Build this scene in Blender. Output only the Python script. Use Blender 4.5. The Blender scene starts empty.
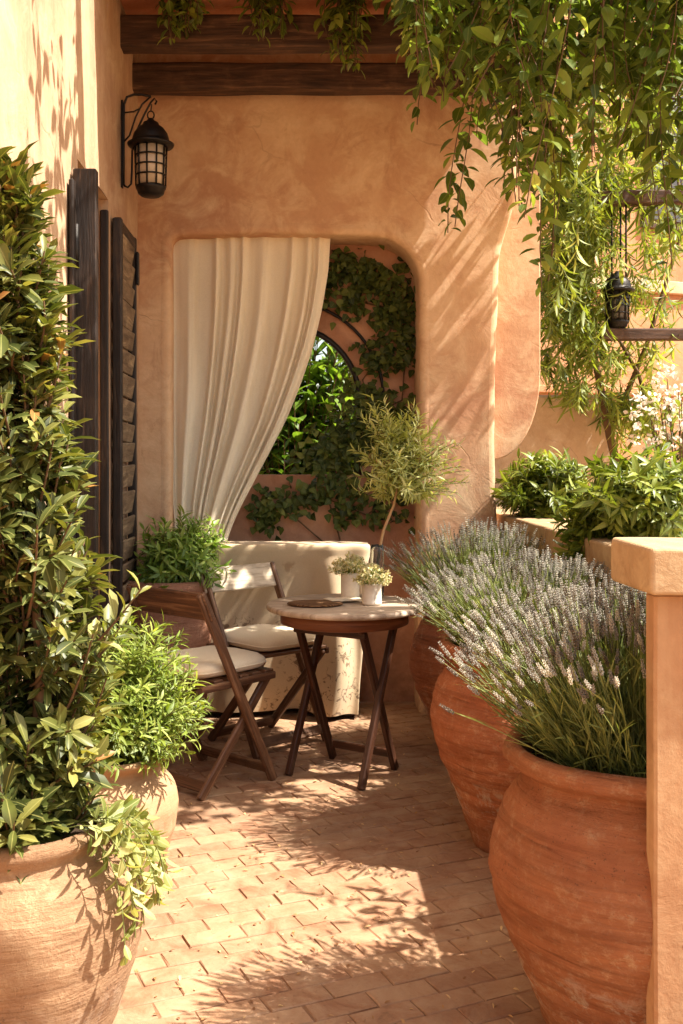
import bpy, math, random
import numpy as np
from mathutils import Vector, Matrix, noise
from mathutils.geometry import tessellate_polygon

R = math.radians
C = bpy.context.scene.collection
RN = np.random.default_rng(11)
random.seed(7)

# ------------------------------------------------------------------ camera model
F, VX, VY, EYE = 1040.0, 300.0, 458.0, 1.35
def at(px, py, Y):
    return Vector(((px - VX) / F * Y, Y, EYE - (py - VY) / F * Y))

def lin(r, g, b):
    def f(c):
        c /= 255.0
        return c / 12.92 if c <= 0.04045 else ((c + 0.055) / 1.055) ** 2.4
    return (f(r), f(g), f(b), 1.0)

def wl(r, g, b, k=.42, m=1.14):
    c = lin(r, g, b); y = .3 * c[0] + .55 * c[1] + .15 * c[2]
    return tuple(min(.9, (v * (1 - k) + y * k) * m * w) for v, w in zip(c[:3], (1.0, 1.03, .89))) + (1.0,)

# ------------------------------------------------------------------ materials
class NT:
    def __init__(s, name):
        s.m = bpy.data.materials.new(name); s.m.use_nodes = True
        s.t = s.m.node_tree; s.t.nodes.clear()
        s.out = s.t.nodes.new('ShaderNodeOutputMaterial')
    def n(s, typ, ins=None, **props):
        nd = s.t.nodes.new(typ)
        for k, v in props.items(): setattr(nd, k, v)
        for k, v in (ins or {}).items(): s.set(nd.inputs[k], v)
        return nd
    def set(s, sock, v):
        if isinstance(v, bpy.types.NodeSocket): s.t.links.new(v, sock)
        else: sock.default_value = v
    def coord(s, kind='Object', scale=(1, 1, 1), loc=(0, 0, 0)):
        tc = s.n('ShaderNodeTexCoord')
        mp = s.n('ShaderNodeMapping', {'Vector': tc.outputs[kind], 'Scale': scale, 'Location': loc})
        return mp.outputs[0]
    def noise(s, vec, scale, detail=6, rough=0.6, dist=0.0):
        return s.n('ShaderNodeTexNoise', {'Vector': vec, 'Scale': scale, 'Detail': detail, 'Roughness': rough, 'Distortion': dist}).outputs[0]
    def ramp(s, f, stops, interp='LINEAR'):
        r = s.n('ShaderNodeValToRGB', {'Fac': f}); cr = r.color_ramp; cr.interpolation = interp
        while len(cr.elements) < len(stops): cr.elements.new(0.5)
        for e, (p, c) in zip(cr.elements, stops):
            e.position = p; e.color = c if len(c) == 4 else (*c, 1)
        return r.outputs[0]
    def grey(s, f, a, b, lo=0.0, hi=1.0):
        r = s.n('ShaderNodeMapRange', {'Value': f, 'From Min': a, 'From Max': b, 'To Min': lo, 'To Max': hi}); r.clamp = True
        return r.outputs[0]
    def mix(s, f, a, b, blend='MIX'):
        nd = s.n('ShaderNodeMix', data_type='RGBA', blend_type=blend)
        s.set(nd.inputs[0], f); s.set(nd.inputs[6], a); s.set(nd.inputs[7], b)
        return nd.outputs[2]
    def math(s, op, a, b=0.0):
        nd = s.n('ShaderNodeMath', operation=op); s.set(nd.inputs[0], a); s.set(nd.inputs[1], b)
        return nd.outputs[0]
    def attr(s, name):
        return s.n('ShaderNodeAttribute', attribute_name=name).outputs['Fac']
    def bump(s, h, strength=0.4, dist=0.01, normal=None):
        nd = s.n('ShaderNodeBump', {'Height': h, 'Strength': strength, 'Distance': dist})
        if normal is not None: s.set(nd.inputs['Normal'], normal)
        return nd.outputs[0]
    def surf(s, col, rough=0.8, normal=None, spec=0.35, metal=0.0, extra=None):
        b = s.n('ShaderNodeBsdfPrincipled')
        s.set(b.inputs['Base Color'], col); s.set(b.inputs['Roughness'], rough)
        s.set(b.inputs['Specular IOR Level'], spec); s.set(b.inputs['Metallic'], metal)
        if normal is not None: s.set(b.inputs['Normal'], normal)
        for k, v in (extra or {}).items(): s.set(b.inputs[k], v)
        s.t.links.new(b.outputs[0], s.out.inputs[0]); s.b = b
        return s.m

def stucco(name, cols, streak=0.0, bumpy=0.5, scale=1.0):
    t = NT(name); v = t.coord('Object')
    n1 = t.noise(v, 1.1 * scale, 9, 0.62, 0.4)
    col = t.ramp(n1, [(0.34, cols[0]), (0.50, cols[1]), (0.62, cols[2])])
    n2 = t.noise(v, 5.0 * scale, 8, 0.7, 0.6)
    col = t.mix(t.grey(n2, 0.46, 0.66, 0, 0.6), col, cols[3])
    n5 = t.noise(v, 3.1 * scale, 10, 0.75, 1.5)
    col = t.mix(t.grey(n5, 0.46, 0.30, 0, 0.6), col, t.mix(1.0, cols[0], (.86, .80, .74, 1), 'MULTIPLY'))
    if streak:
        vs = t.coord('Object', (9, 9, 0.7))
        n3 = t.noise(vs, 1.0, 5, 0.6)
        col = t.mix(t.grey(n3, 0.45, 0.75, 0, streak), col, cols[3])
    n4 = t.noise(v, 38, 5, 0.7)
    col = t.mix(t.grey(n4, 0.3, 0.7, 0.0, 0.22), col, t.mix(1.0, col, (0.55, 0.5, 0.45, 1), 'MULTIPLY'))
    wp = t.mix(.12, v, t.n('ShaderNodeTexNoise', {'Vector': v, 'Scale': 4.0, 'Detail': 4.0}).outputs[1])
    ve = t.n('ShaderNodeTexVoronoi', {'Vector': wp, 'Scale': 2.1}, feature='DISTANCE_TO_EDGE').outputs['Distance']
    crack = t.math('MULTIPLY', t.grey(ve, 0.007, 0.002), t.grey(t.noise(v, 1.9, 3, 0.5), 0.54, 0.62))
    col = t.mix(t.math('MULTIPLY', crack, .22), col, (0.12, 0.06, 0.03, 1))
    zz = t.n('ShaderNodeSeparateXYZ', {'Vector': v}).outputs[2]
    spl = t.math('MULTIPLY', t.grey(zz, 0.55, 0.05), t.grey(t.noise(v, 7, 7, 0.7), 0.42, 0.6))
    col = t.mix(t.math('MULTIPLY', spl, .6), col, (0.16, 0.09, 0.05, 1))
    h = t.math('ADD', t.math('MULTIPLY', n2, 1.0), t.math('MULTIPLY', n4, 0.22))
    h = t.math('SUBTRACT', h, t.math('MULTIPLY', crack, .25))
    h = t.math('ADD', h, t.math('MULTIPLY', t.noise(v, 11, 4, 0.5, 0.4), 0.25))
    return t.surf(col, 0.9, t.bump(h, bumpy * .8, 0.013), 0.2)

def clay(name, base, dark, pale, band=0.5, pale_amt=0.5, speck=0.4, bumpy=0.5):
    t = NT(name); v = t.coord('Object')
    vb = t.coord('Object', (0.9, 0.9, 13))
    nb = t.noise(vb, 1.6, 7, 0.65, 0.5)
    n1 = t.noise(v, 3.4, 8, 0.65, 0.5)
    n2 = t.noise(v, 30, 9, 0.8, 0.2)
    nf = t.noise(v, 120, 5, 0.75)
    col = t.mix(t.grey(n1, 0.35, 0.65), base, dark)
    col = t.mix(t.grey(nb, 0.42, 0.62, 0, band), col, t.mix(1.0, col, (0.44, 0.36, 0.31, 1), 'MULTIPLY'))
    nb2 = t.noise(t.coord('Object', (2.0, 2.0, 34)), 1.5, 6, 0.7, 0.8)
    col = t.mix(t.grey(nb2, 0.56, 0.68, 0, band), col, t.mix(1.0, col, (0.36, 0.28, 0.24, 1), 'MULTIPLY'))
    pm = t.math('MULTIPLY', t.grey(n2, 0.50, 0.66), t.grey(nb, 0.62, 0.40, 0.15, 1.0))
    col = t.mix(t.math('MULTIPLY', pm, t.math('MULTIPLY', t.grey(n1, .62, .42), pale_amt)), col, pale)
    zc = t.n('ShaderNodeSeparateXYZ', {'Vector': v}).outputs[2]
    salt = t.math('MULTIPLY', t.math('MULTIPLY', t.grey(zc, .10, .15), t.grey(zc, .30, .18)), t.grey(t.noise(v, 13, 8, .75, .4), .50, .60))
    col = t.mix(t.math('MULTIPLY', salt, pale_amt), col, (.62, .50, .38, 1))
    sp = t.math('MULTIPLY', t.grey(nf, 0.58, 0.66), t.grey(n1, 0.40, 0.60))
    col = t.mix(t.math('MULTIPLY', sp, speck), col, (0.07, 0.04, 0.025, 1))
    col = t.mix(t.grey(nf, .35, .7, 0, .35), col, t.mix(1.0, col, (1.25, 1.28, 1.3, 1), 'MULTIPLY'))
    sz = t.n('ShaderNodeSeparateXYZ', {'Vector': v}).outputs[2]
    foot_tone = t.math('MULTIPLY', t.grey(sz, .16, .02), t.grey(n1, .35, .6, .3, 1))  # darker brown towards the foot, uneven by noise
    col = t.mix(t.math('MULTIPLY', foot_tone, .55), col, (.10, .055, .03, 1))
    h = t.math('ADD', t.math('SUBTRACT', t.math('MULTIPLY', nb, 1.0), t.math('MULTIPLY', nb2, .8)), t.math('ADD', t.math('MULTIPLY', n2, 0.8), t.math('MULTIPLY', nf, 0.35)))
    return t.surf(col, 0.88, t.bump(h, bumpy, 0.022), 0.2)

def wood(name, a, b, c, worn=0.3, rough=0.65, bumpy=0.5, grain=1.0):
    t = NT(name)
    v = t.coord('UV', (2.2, 34 * grain, 1))
    n1 = t.noise(v, 1.5, 8, 0.65, 0.8)
    v2 = t.coord('UV', (4.0, 120 * grain, 1))
    n2 = t.noise(v2, 1.4, 5, 0.7)
    n3 = t.noise(t.coord('Object'), 7, 5, 0.6)
    col = t.ramp(n1, [(0.32, a), (0.55, b), (0.74, c)])
    col = t.mix(t.grey(n2, 0.52, 0.66, 0, 0.6), col, t.mix(1.0, col, (0.35, 0.30, 0.27, 1), 'MULTIPLY'))
    col = t.mix(t.grey(n3, 0.55, 0.72, 0, worn), col, c)
    h = t.math('ADD', n1, t.math('MULTIPLY', n2, 0.6))
    return t.surf(col, rough, t.bump(h, bumpy, 0.006), 0.35)

def cloth(name, a, b, weave=500.0, bumpy=0.15, prints=False, streaks=0.0):
    t = NT(name); v = t.coord('Object')
    n1 = t.noise(v, 2.6, 6, 0.6)
    col = t.mix(n1, a, b)
    nf = t.noise(v, 160, 3, 0.6)
    col = t.mix(t.grey(nf, 0.4, 0.7, 0, 0.18), col, t.mix(1.0, col, (0.6, 0.55, 0.48, 1), 'MULTIPLY'))
    if prints:
        sp = t.n('ShaderNodeSeparateXYZ', {'Vector': v})
        vd = t.noise(v, 26, 4, 0.62, 1.2)
        spots = t.math('MULTIPLY', t.grey(vd, 0.56, 0.60), t.grey(t.noise(v, 4.0, 3, 0.5), 0.46, 0.54))
        low = t.grey(sp.outputs[2], 0.56, 0.48)
        col = t.mix(t.math('MULTIPLY', t.math('MULTIPLY', spots, low), 0.75), col, lin(92, 66, 48))
        # a row of sprigs under the hem and faint trailing stems
        row = t.math('MULTIPLY', t.grey(t.math('ABSOLUTE', t.math('SUBTRACT', sp.outputs[2], 0.77)), 0.05, 0.03),
                     t.grey(t.noise(t.coord('Object', (1, 1, 0.6)), 13, 4, 0.65), 0.55, 0.62))
        col = t.mix(t.math('MULTIPLY', row, 0.55), col, lin(150, 118, 88))
    if streaks:
        sk = t.noise(t.coord('Object', (14, 14, 0.5)), 1.0, 5, 0.6)
        col = t.mix(t.grey(sk, 0.5, 0.7, 0, streaks), col, t.mix(1.0, col, (0.75, 0.66, 0.55, 1), 'MULTIPLY'))
    h = t.math('ADD', t.math('MULTIPLY', nf, 0.5), t.noise(v, 12, 5, 0.6))
    m = t.surf(col, 0.92, t.bump(h, bumpy, 0.006), 0.12, extra={'Sheen Weight': 0.15})
    return m

def leafmat(name, stops, mid=None, trans=0.32, rough=0.45, spec=0.45, tcol=None):
    t = NT(name)
    col = t.ramp(t.attr('rnd'), stops)
    if mid is not None:
        col = t.mix(t.grey(t.attr('mid'), 0.13, 0.02, 0, 0.6), col, mid)
    n = t.noise(t.coord('Object'), 30, 3, 0.6)
    col = t.mix(t.grey(n, 0.3, 0.75, 0, 0.35), col, t.mix(1.0, col, (0.55, 0.6, 0.5, 1), 'MULTIPLY'))
    p = t.n('ShaderNodeBsdfPrincipled')
    t.set(p.inputs['Base Color'], col); t.set(p.inputs['Roughness'], rough); t.set(p.inputs['Specular IOR Level'], spec)
    tr = t.n('ShaderNodeBsdfTranslucent')
    t.set(tr.inputs[0], t.mix(1.0, col, tcol or (1.5, 1.5, 0.6, 1), 'MULTIPLY'))
    mx = t.n('ShaderNodeMixShader', {0: trans, 1: p.outputs[0], 2: tr.outputs[0]})
    t.t.links.new(mx.outputs[0], t.out.inputs[0])
    return t.m

def plain(name, col, rough=0.6, metal=0.0, spec=0.4, bumpy=0.0, var=0.3, scale=20):
    t = NT(name); v = t.coord('Object')
    n = t.noise(v, scale, 6, 0.65)
    c = t.mix(t.grey(n, 0.35, 0.7, 0, var), col, t.mix(1.0, col, (0.45, 0.4, 0.36, 1), 'MULTIPLY'))
    return t.surf(c, rough, t.bump(n, bumpy, 0.004) if bumpy else None, spec, metal)

M = {}
ST = [wl(188, 112, 66), wl(206, 138, 88), wl(218, 158, 110), wl(230, 182, 140)]
M['stucco'] = stucco('terracotta_stucco', ST)
M['stucco_left'] = stucco('terracotta_stucco_streaked', [wl(166, 106, 68), wl(182, 124, 84), wl(194, 140, 100), wl(206, 160, 122)], streak=0.5)
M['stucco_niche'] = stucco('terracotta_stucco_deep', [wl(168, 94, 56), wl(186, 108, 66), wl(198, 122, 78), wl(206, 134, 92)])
M['stucco_pale'] = stucco('pale_peach_stucco', [wl(190, 140, 100), wl(202, 154, 116), wl(212, 168, 132), wl(220, 182, 148)])
M['stucco_far'] = stucco('orange_stucco', [wl(180, 108, 66, .25, .95), wl(194, 122, 78, .25, .95), wl(206, 136, 92, .25, .95), wl(214, 152, 110, .25, .95)])
M['stucco_post'] = stucco('ochre_streaked_plaster', [wl(170, 108, 62, .3, .9), wl(188, 128, 80, .3, .9), wl(200, 146, 98, .3, .9), wl(214, 168, 122, .3, .9)], streak=.8)
M['cap'] = stucco('pale_cap_stone', [wl(166, 124, 86, .25, .9), wl(184, 142, 102, .25, .9), wl(196, 156, 116, .25, .9), wl(206, 170, 132, .25, .9)], bumpy=0.6, scale=3)
M['clay_red'] = clay('red_terracotta', wl(196, 120, 72, .2, 1.1), wl(176, 98, 56, .2, 1.1), wl(218, 170, 126, .3, 1.05), 0.6, 1.0, 0.7, 1.0)
M['clay_orange'] = clay('orange_terracotta', wl(204, 118, 70, .2, 1.1), wl(188, 100, 56, .2, 1.1), wl(226, 172, 132, .25), 0.6, 1.0, 0.5, 1.0)
M['clay_buff'] = clay('buff_terracotta', wl(190, 138, 94, .32, .9), wl(164, 110, 72, .32, .9), wl(214, 176, 134, .3, .95), 0.4, 0.7, 0.8, 0.7)
M['clay_cream'] = clay('cream_terracotta', wl(204, 152, 102, .33, .8), wl(186, 130, 84, .33, .8), wl(216, 172, 126, .33, .82), 0.15, 0.3, 0.1, 0.25)
M['clay_box'] = clay('brown_terracotta', wl(186, 108, 66), wl(166, 90, 52), wl(206, 150, 106), 0.3, 0.5, 0.4, 0.5)
M['soil'] = plain('potting_soil', (0.045, 0.03, 0.02, 1), 0.95, spec=.05, bumpy=1.0, scale=60)
M['beam'] = wood('dark_beam_wood', lin(44, 28, 19), lin(78, 53, 38), lin(128, 94, 68), 0.35, 0.75, 1.0, 0.7)
M['shutter'] = wood('black_shutter_wood', lin(24, 17, 13), lin(40, 29, 22), lin(84, 64, 48), 0.25, 0.55, 0.7, 0.6)
M['slat'] = wood('weathered_slat_wood', lin(84, 66, 50), lin(128, 106, 82), lin(176, 154, 122), 0.4, 0.75, 0.9, 0.4)
M['chair'] = wood('walnut_wood', lin(66, 44, 31), lin(106, 74, 52), lin(158, 122, 92), 0.4, 0.5, 0.4, 0.8)
M['leg'] = wood('dark_leg_wood', lin(46, 27, 18), lin(68, 40, 26), lin(98, 62, 42), 0.15, 0.45, 0.3, 0.8)
M['apron'] = wood('brown_apron_wood', lin(92, 52, 32), lin(120, 72, 45), lin(146, 94, 62), 0.2, 0.55, 0.3, 0.6)
M['white_wood'] = wood('whitewashed_wood', lin(166, 146, 122), lin(196, 180, 156), lin(222, 208, 186), 0.35, 0.7, 0.4, 0.5)
M['grey_top'] = wood('pale_table_wood', lin(138, 118, 100), lin(176, 156, 134), lin(206, 188, 166), 0.3, 0.6, 0.4, 0.35)
M['post'] = wood('ochre_post_wood', wl(158, 106, 66, .2, .85), wl(182, 128, 84, .2, .85), wl(200, 150, 106, .22, .85), 0.2, 0.7, 0.25, 0.45)
M['farbeam'] = wood('brown_far_wood', lin(58, 40, 30), lin(84, 62, 48), lin(118, 92, 72), 0.2, 0.8, 0.6, 0.4)
M['curtain'] = cloth('cream_linen', lin(232, 222, 202), lin(222, 210, 188), streaks=0.35)
M['cushion'] = cloth('cream_canvas', lin(230, 216, 190), lin(220, 204, 174))
M['print'] = cloth('cream_print_cloth', lin(206, 184, 152), lin(190, 166, 134), prints=True)
M['iron'] = plain('black_iron', (0.018, 0.014, 0.012, 1), 0.45, 0.6, 0.5, 0.3, 0.3, 80)
M['rust'] = plain('rusty_iron', lin(84, 56, 42), 0.7, 0.2, 0.4, 0.4, 0.5, 60)
M['tin'] = plain('white_tin', lin(226, 216, 200), 0.5, 0.0, 0.4, 0.2, 0.35, 25)
M['stem'] = plain('brown_stem', lin(104, 78, 52), 0.8, var=0.5, scale=40)
M['palestem'] = plain('pale_stem', lin(190, 152, 108), 0.7, var=0.3, scale=40)
M['greenstem'] = plain('green_stem', lin(112, 118, 62), 0.7, var=0.4, scale=40)
M['tile'] = clay('roof_tile_clay', wl(226, 136, 90, .2), wl(206, 114, 72, .2), wl(236, 172, 132, .2), 0.2, 0.4, 0.4, 0.6)
t = NT('frosted_glass'); v = t.coord('Object')
M['glass'] = t.surf(t.mix(t.noise(v, 18, 3), lin(240, 222, 196), lin(214, 190, 160)), 0.35, None, 0.5, extra={'Transmission Weight': 0.35})
t = NT('clear_glass')
M['clear'] = t.surf((0.92, 0.95, 0.9, 1), 0.05, None, 0.5, extra={'Transmission Weight': 0.95, 'IOR': 1.3})
t = NT('woven_straw'); v = t.coord('Object')
wv = t.n('ShaderNodeTexWave', {'Vector': v, 'Scale': 38.0, 'Distortion': 1.5}, wave_type='RINGS').outputs['Fac']
nn = t.noise(v, 60, 4)
M['straw'] = t.surf(t.mix(t.math('MULTIPLY', wv, nn), lin(74, 48, 32), lin(168, 126, 84)), 0.85, t.bump(wv, 0.8, 0.006), 0.2)
# paving
t = NT('brick_clay'); v = t.coord('Object'); r = t.attr('rnd')
col = t.ramp(r, [(0.0, wl(160, 102, 70, .20, .78)), (0.35, wl(172, 116, 82, .22, .78)), (0.7, wl(184, 130, 94, .22, .78)), (1.0, wl(162, 106, 74, .20, .78))])
n1 = t.noise(v, 9, 8, 0.7, 0.5); n2 = t.noise(v, 1.7, 6, 0.6); n3 = t.noise(v, 55, 5, 0.7)
col = t.mix(t.grey(n1, 0.4, 0.7, 0, 0.55), col, wl(190, 146, 106))
col = t.mix(t.grey(n2, 0.5, 0.7, 0, 0.5), col, wl(120, 80, 56))
col = t.mix(t.grey(n1, 0.40, 0.26, 0, 0.75), col, wl(84, 56, 40))
col = t.mix(t.grey(n3, 0.6, 0.72, 0, 0.35), col, wl(74, 52, 38))
h = t.math('ADD', n1, t.math('MULTIPLY', n3, 0.4))
M['brick'] = t.surf(col, t.grey(n1, 0.3, 0.7, 0.85, 0.6), t.bump(h, 0.6, 0.008), 0.3)
M['mortar'] = plain('sandy_mortar', lin(134, 98, 72), 0.95, bumpy=0.8, scale=90)
M['earth'] = plain('dry_earth', lin(176, 140, 104), 0.95, bumpy=0.5, scale=3)
# leaves
def G(*s): return [(p, lin(*c)) for p, c in s]
M['l_laurel'] = leafmat('olive_laurel_leaf', G((0, (44, 52, 24)), (.4, (76, 84, 38)), (.75, (116, 116, 56)), (.96, (172, 162, 94)), (1, (150, 108, 60))), lin(168, 164, 100), 0.24, 0.42, 0.3)
M['l_bright'] = leafmat('bright_green_leaf', G((0, (78, 98, 32)), (.5, (124, 142, 54)), (1, (182, 190, 104))), None, 0.36, 0.5)
M['l_pale'] = leafmat('pale_trailing_leaf', G((0, (108, 120, 54)), (.5, (160, 164, 96)), (1, (206, 204, 150))), lin(212, 208, 160), 0.34, 0.5)
M['l_fern'] = leafmat('deep_green_leaf', G((0, (70, 96, 30)), (.5, (120, 148, 54)), (1, (186, 196, 108))), None, 0.3, 0.42)
M['l_parapet'] = leafmat('yellow_green_leaf', G((0, (62, 78, 22)), (.5, (104, 120, 38)), (1, (160, 168, 72))), lin(170, 170, 90), 0.34, 0.42)
M['l_vine'] = leafmat('vine_leaf', G((0, (56, 70, 28)), (.45, (94, 112, 44)), (.8, (138, 152, 70)), (1, (196, 194, 118))), lin(140, 142, 80), 0.46, 0.5, 0.22)
M['l_bamboo'] = leafmat('willow_leaf', G((0, (84, 98, 34)), (.5, (132, 144, 58)), (1, (184, 184, 96))), None, 0.4, 0.5)
M['l_ivy'] = leafmat('ivy_leaf', G((0, (42, 52, 22)), (.5, (72, 84, 34)), (1, (118, 122, 58))), lin(110, 112, 70), 0.22, 0.5, 0.2)
M['l_olive'] = leafmat('pale_branch_leaf', G((0, (140, 150, 80)), (.5, (192, 194, 124)), (1, (232, 228, 182))), None, 0.35, 0.5)
M['l_garden'] = leafmat('garden_leaf', G((0, (54, 84, 24)), (.5, (96, 128, 42)), (1, (150, 176, 78))), lin(150, 170, 90), 0.4, 0.4)
M['l_lav'] = leafmat('lavender_leaf', G((0, (74, 86, 44)), (.5, (118, 128, 66)), (1, (160, 164, 100))), None, 0.25, 0.6)
M['f_lav'] = leafmat('lavender_bud', G((0, (98, 84, 66)), (.2, (136, 128, 120)), (.55, (168, 163, 152)), (.85, (192, 187, 172)), (1, (216, 210, 192))), None, 0.25, 0.8, 0.1, (1, 1, 1, 1))
M['f_yellow'] = leafmat('cream_flower', G((0, (204, 186, 112)), (.5, (226, 214, 158)), (1, (240, 234, 204))), None, 0.3, 0.8, 0.1, (1, 1, 1, 1))
M['f_white'] = leafmat('white_petal', G((0, (228, 214, 200)), (1, (246, 240, 230))), None, 0.3, 0.8, 0.1, (1, 1, 1, 1))
M['dry'] = leafmat('dry_leaf', G((0, (120, 78, 46)), (.5, (176, 132, 84)), (1, (222, 190, 140))), None, 0.15, 0.7)

# ------------------------------------------------------------------ mesh building
def link(o, parent=None):
    C.objects.link(o)
    if parent is not None: o.parent = parent
    return o

def tag(o, label=None, cat=None, group=None, kind=None):
    for k, v in (('label', label), ('category', cat), ('group', group), ('kind', kind)):
        if v: o[k] = v
    return o

def thing(name, label, cat, loc=(0, 0, 0), rz=0.0, group=None):
    o = bpy.data.objects.new(name, None); o.empty_display_size = 0.1
    o.location = loc; o.rotation_euler = (0, 0, rz)
    link(o); return tag(o, label, cat, group)

class MB:
    """collects vertices, faces, uvs and a per-face random value for ONE mesh"""
    def __init__(s): s.v = []; s.f = []; s.uv = []; s.sm = []; s.r = []; s.mi = []
    def face(s, idx, uv=None, smooth=False, r=0.5, mi=0):
        s.f.append(tuple(idx)); s.uv.append(uv or [(0, 0)] * len(idx)); s.sm.append(smooth); s.r.append(r); s.mi.append(mi)
    def add(s, pts):
        b = len(s.v); s.v.extend([tuple(p) for p in pts]); return b
    def rings(s, rings, closed=True, cap=True, smooth=False, uvs=None, r=0.5, mi=0):
        n = len(rings[0]); base = [s.add(q) for q in rings]
        for i in range(len(rings) - 1):
            for j in range(n if closed else n - 1):
                k = (j + 1) % n
                uv = None
                if uvs: uv = [uvs(i, j), uvs(i, j + 1), uvs(i + 1, j + 1), uvs(i + 1, j)]
                s.face((base[i] + j, base[i] + k, base[i + 1] + k, base[i + 1] + j), uv, smooth, r, mi)
        if cap and closed:
            s.face([base[0] + j for j in reversed(range(n))], None, False, r, mi)
            s.face([base[-1] + j for j in range(n)], None, False, r, mi)
        return base
    def bar(s, p0, p1, w, t, up=(0, 0, 1), c=0.004, jit=0.0, seg=1, mi=0):
        """chamfered timber from p0 to p1; w across, t along up"""
        p0, p1 = Vector(p0), Vector(p1); d = p1 - p0; L = d.length; d.normalize()
        up = Vector(up); b = d.cross(up)
        if b.length < 1e-4: b = d.cross(Vector((1, 0, 0)))
        b.normalize(); u = b.cross(d).normalized()
        na = 4 if c >= .009 else 1
        def prof(k):
            a, e = w / 2 - k, t / 2 - k; q = []
            for sx, sy, a0 in ((1, -1, -90), (1, 1, 0), (-1, 1, 90), (-1, -1, 180)):
                for i in range(na + 1):
                    th = R(a0 + 90 * i / na); q.append((sx * (a - c) + c * math.cos(th), sy * (e - c) + c * math.sin(th)))
            return q
        ends = [(c * (1 - math.sin(R(90 * i / na))), c * (1 - math.cos(R(90 * i / na)))) for i in range(na)]
        ends = [(c - c * math.cos(R(90 * i / na)), c - c * math.sin(R(90 * i / na))) for i in range(na)]
        st = ends + [(c + (L - 2 * c) * i / seg, 0) for i in range(seg + 1)] + [(L - l_, k_) for l_, k_ in reversed(ends)]
        off = random.uniform(0, 50); rings = []
        per = [0]; pp = prof(0)
        for i in range(len(pp)):
            q, r_ = pp[i], pp[(i + 1) % len(pp)]; per.append(per[-1] + math.hypot(q[0] - r_[0], q[1] - r_[1]))
        for l, k in st:
            q = []
            for (x, y) in prof(k):
                jx = jy = 0
                if jit:
                    nz = noise.noise_vector(Vector((l * 3 + off, x * 22, y * 22)))
                    jx, jy = nz.x * jit, nz.y * jit
                q.append(p0 + d * l + b * (x + jx) + u * (y + jy))
            rings.append(q)
        s.rings(rings, True, True, False, lambda i, j: (st[i][0] + off, per[j] + off * .37), random.random(), mi)
    def box(s, lo, hi, c=0.004, jit=0.0, seg=1, axis=0, mi=0):
        lo, hi = Vector(lo), Vector(hi); m = (lo + hi) / 2; h = hi - lo
        if axis == 0: s.bar((lo.x, m.y, m.z), (hi.x, m.y, m.z), h.y, h.z, (0, 0, 1), c, jit, seg, mi)
        elif axis == 1: s.bar((m.x, lo.y, m.z), (m.x, hi.y, m.z), h.x, h.z, (0, 0, 1), c, jit, seg, mi)
        else: s.bar((m.x, m.y, lo.z), (m.x, m.y, hi.z), h.x, h.y, (0, 1, 0), c, jit, seg, mi)
    def tube(s, pts, rad, n=6, mi=0, smooth=True):
        pts = [Vector(p) for p in pts]; rings = []
        rads = rad if isinstance(rad, (list, tuple)) else [rad] * len(pts)
        prev = None
        for i, p in enumerate(pts):
            d = (pts[min(i + 1, len(pts) - 1)] - pts[max(i - 1, 0)]).normalized()
            if prev is None:
                a = d.orthogonal().normalized()
            else:
                a = prev - d * prev.dot(d)
                a = a.normalized() if a.length > 1e-5 else d.orthogonal().normalized()
            prev = a; b = d.cross(a)
            rings.append([p + (a * math.cos(2 * math.pi * k / n) + b * math.sin(2 * math.pi * k / n)) * rads[i] for k in range(n)])
        s.rings(rings, True, True, smooth, lambda i, j: (i * 0.1, j * 0.1), random.random(), mi)
    def lathe(s, prof, n=48, c=(0, 0, 0), wob=0.0, seed=0.0, closed_top=False, closed_bot=True, mi=0):
        c = Vector(c); rings = []
        for (r, z) in prof:
            q = []
            for k in range(n):
                a = 2 * math.pi * k / n; rr = r
                if wob:
                    rr += wob * noise.noise(Vector((math.cos(a) * 1.2 + seed, math.sin(a) * 1.2, z * 3.0)))
                    rr += wob * 0.55 * noise.noise(Vector((math.cos(a) * 2.6, math.sin(a) * 2.6 + seed, z * 30.0)))
                    rr += wob * 0.22 * noise.noise(Vector((math.cos(a) * 9, math.sin(a) * 9 + seed, z * 46.0)))
                q.append((c.x + rr * math.cos(a), c.y + rr * math.sin(a), c.z + z))
            rings.append(q)
        base = s.rings(rings, True, False, True, lambda i, j: (j / n, prof[i][1]), 0.5, mi)
        if closed_bot: s.face([base[0] + j for j in reversed(range(n))], None, False, .5, mi)
        if closed_top: s.face([base[-1] + j for j in range(n)], None, False, .5, mi)
    def build(s, name, mats, parent=None):
        me = bpy.data.meshes.new(name)
        me.from_pydata(s.v, [], s.f)
        uvl = me.uv_layers.new(name='UVMap')
        uvl.data.foreach_set('uv', [c for q in s.uv for p in q for c in p])
        me.polygons.foreach_set('use_smooth', s.sm)
        me.polygons.foreach_set('material_index', s.mi)
        a = me.attributes.new('rnd', 'FLOAT', 'FACE'); a.data.foreach_set('value', s.r)
        for m in (mats if isinstance(mats, (list, tuple)) else [mats]): me.materials.append(m)
        me.update()
        return link(bpy.data.objects.new(name, me), parent)

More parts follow.
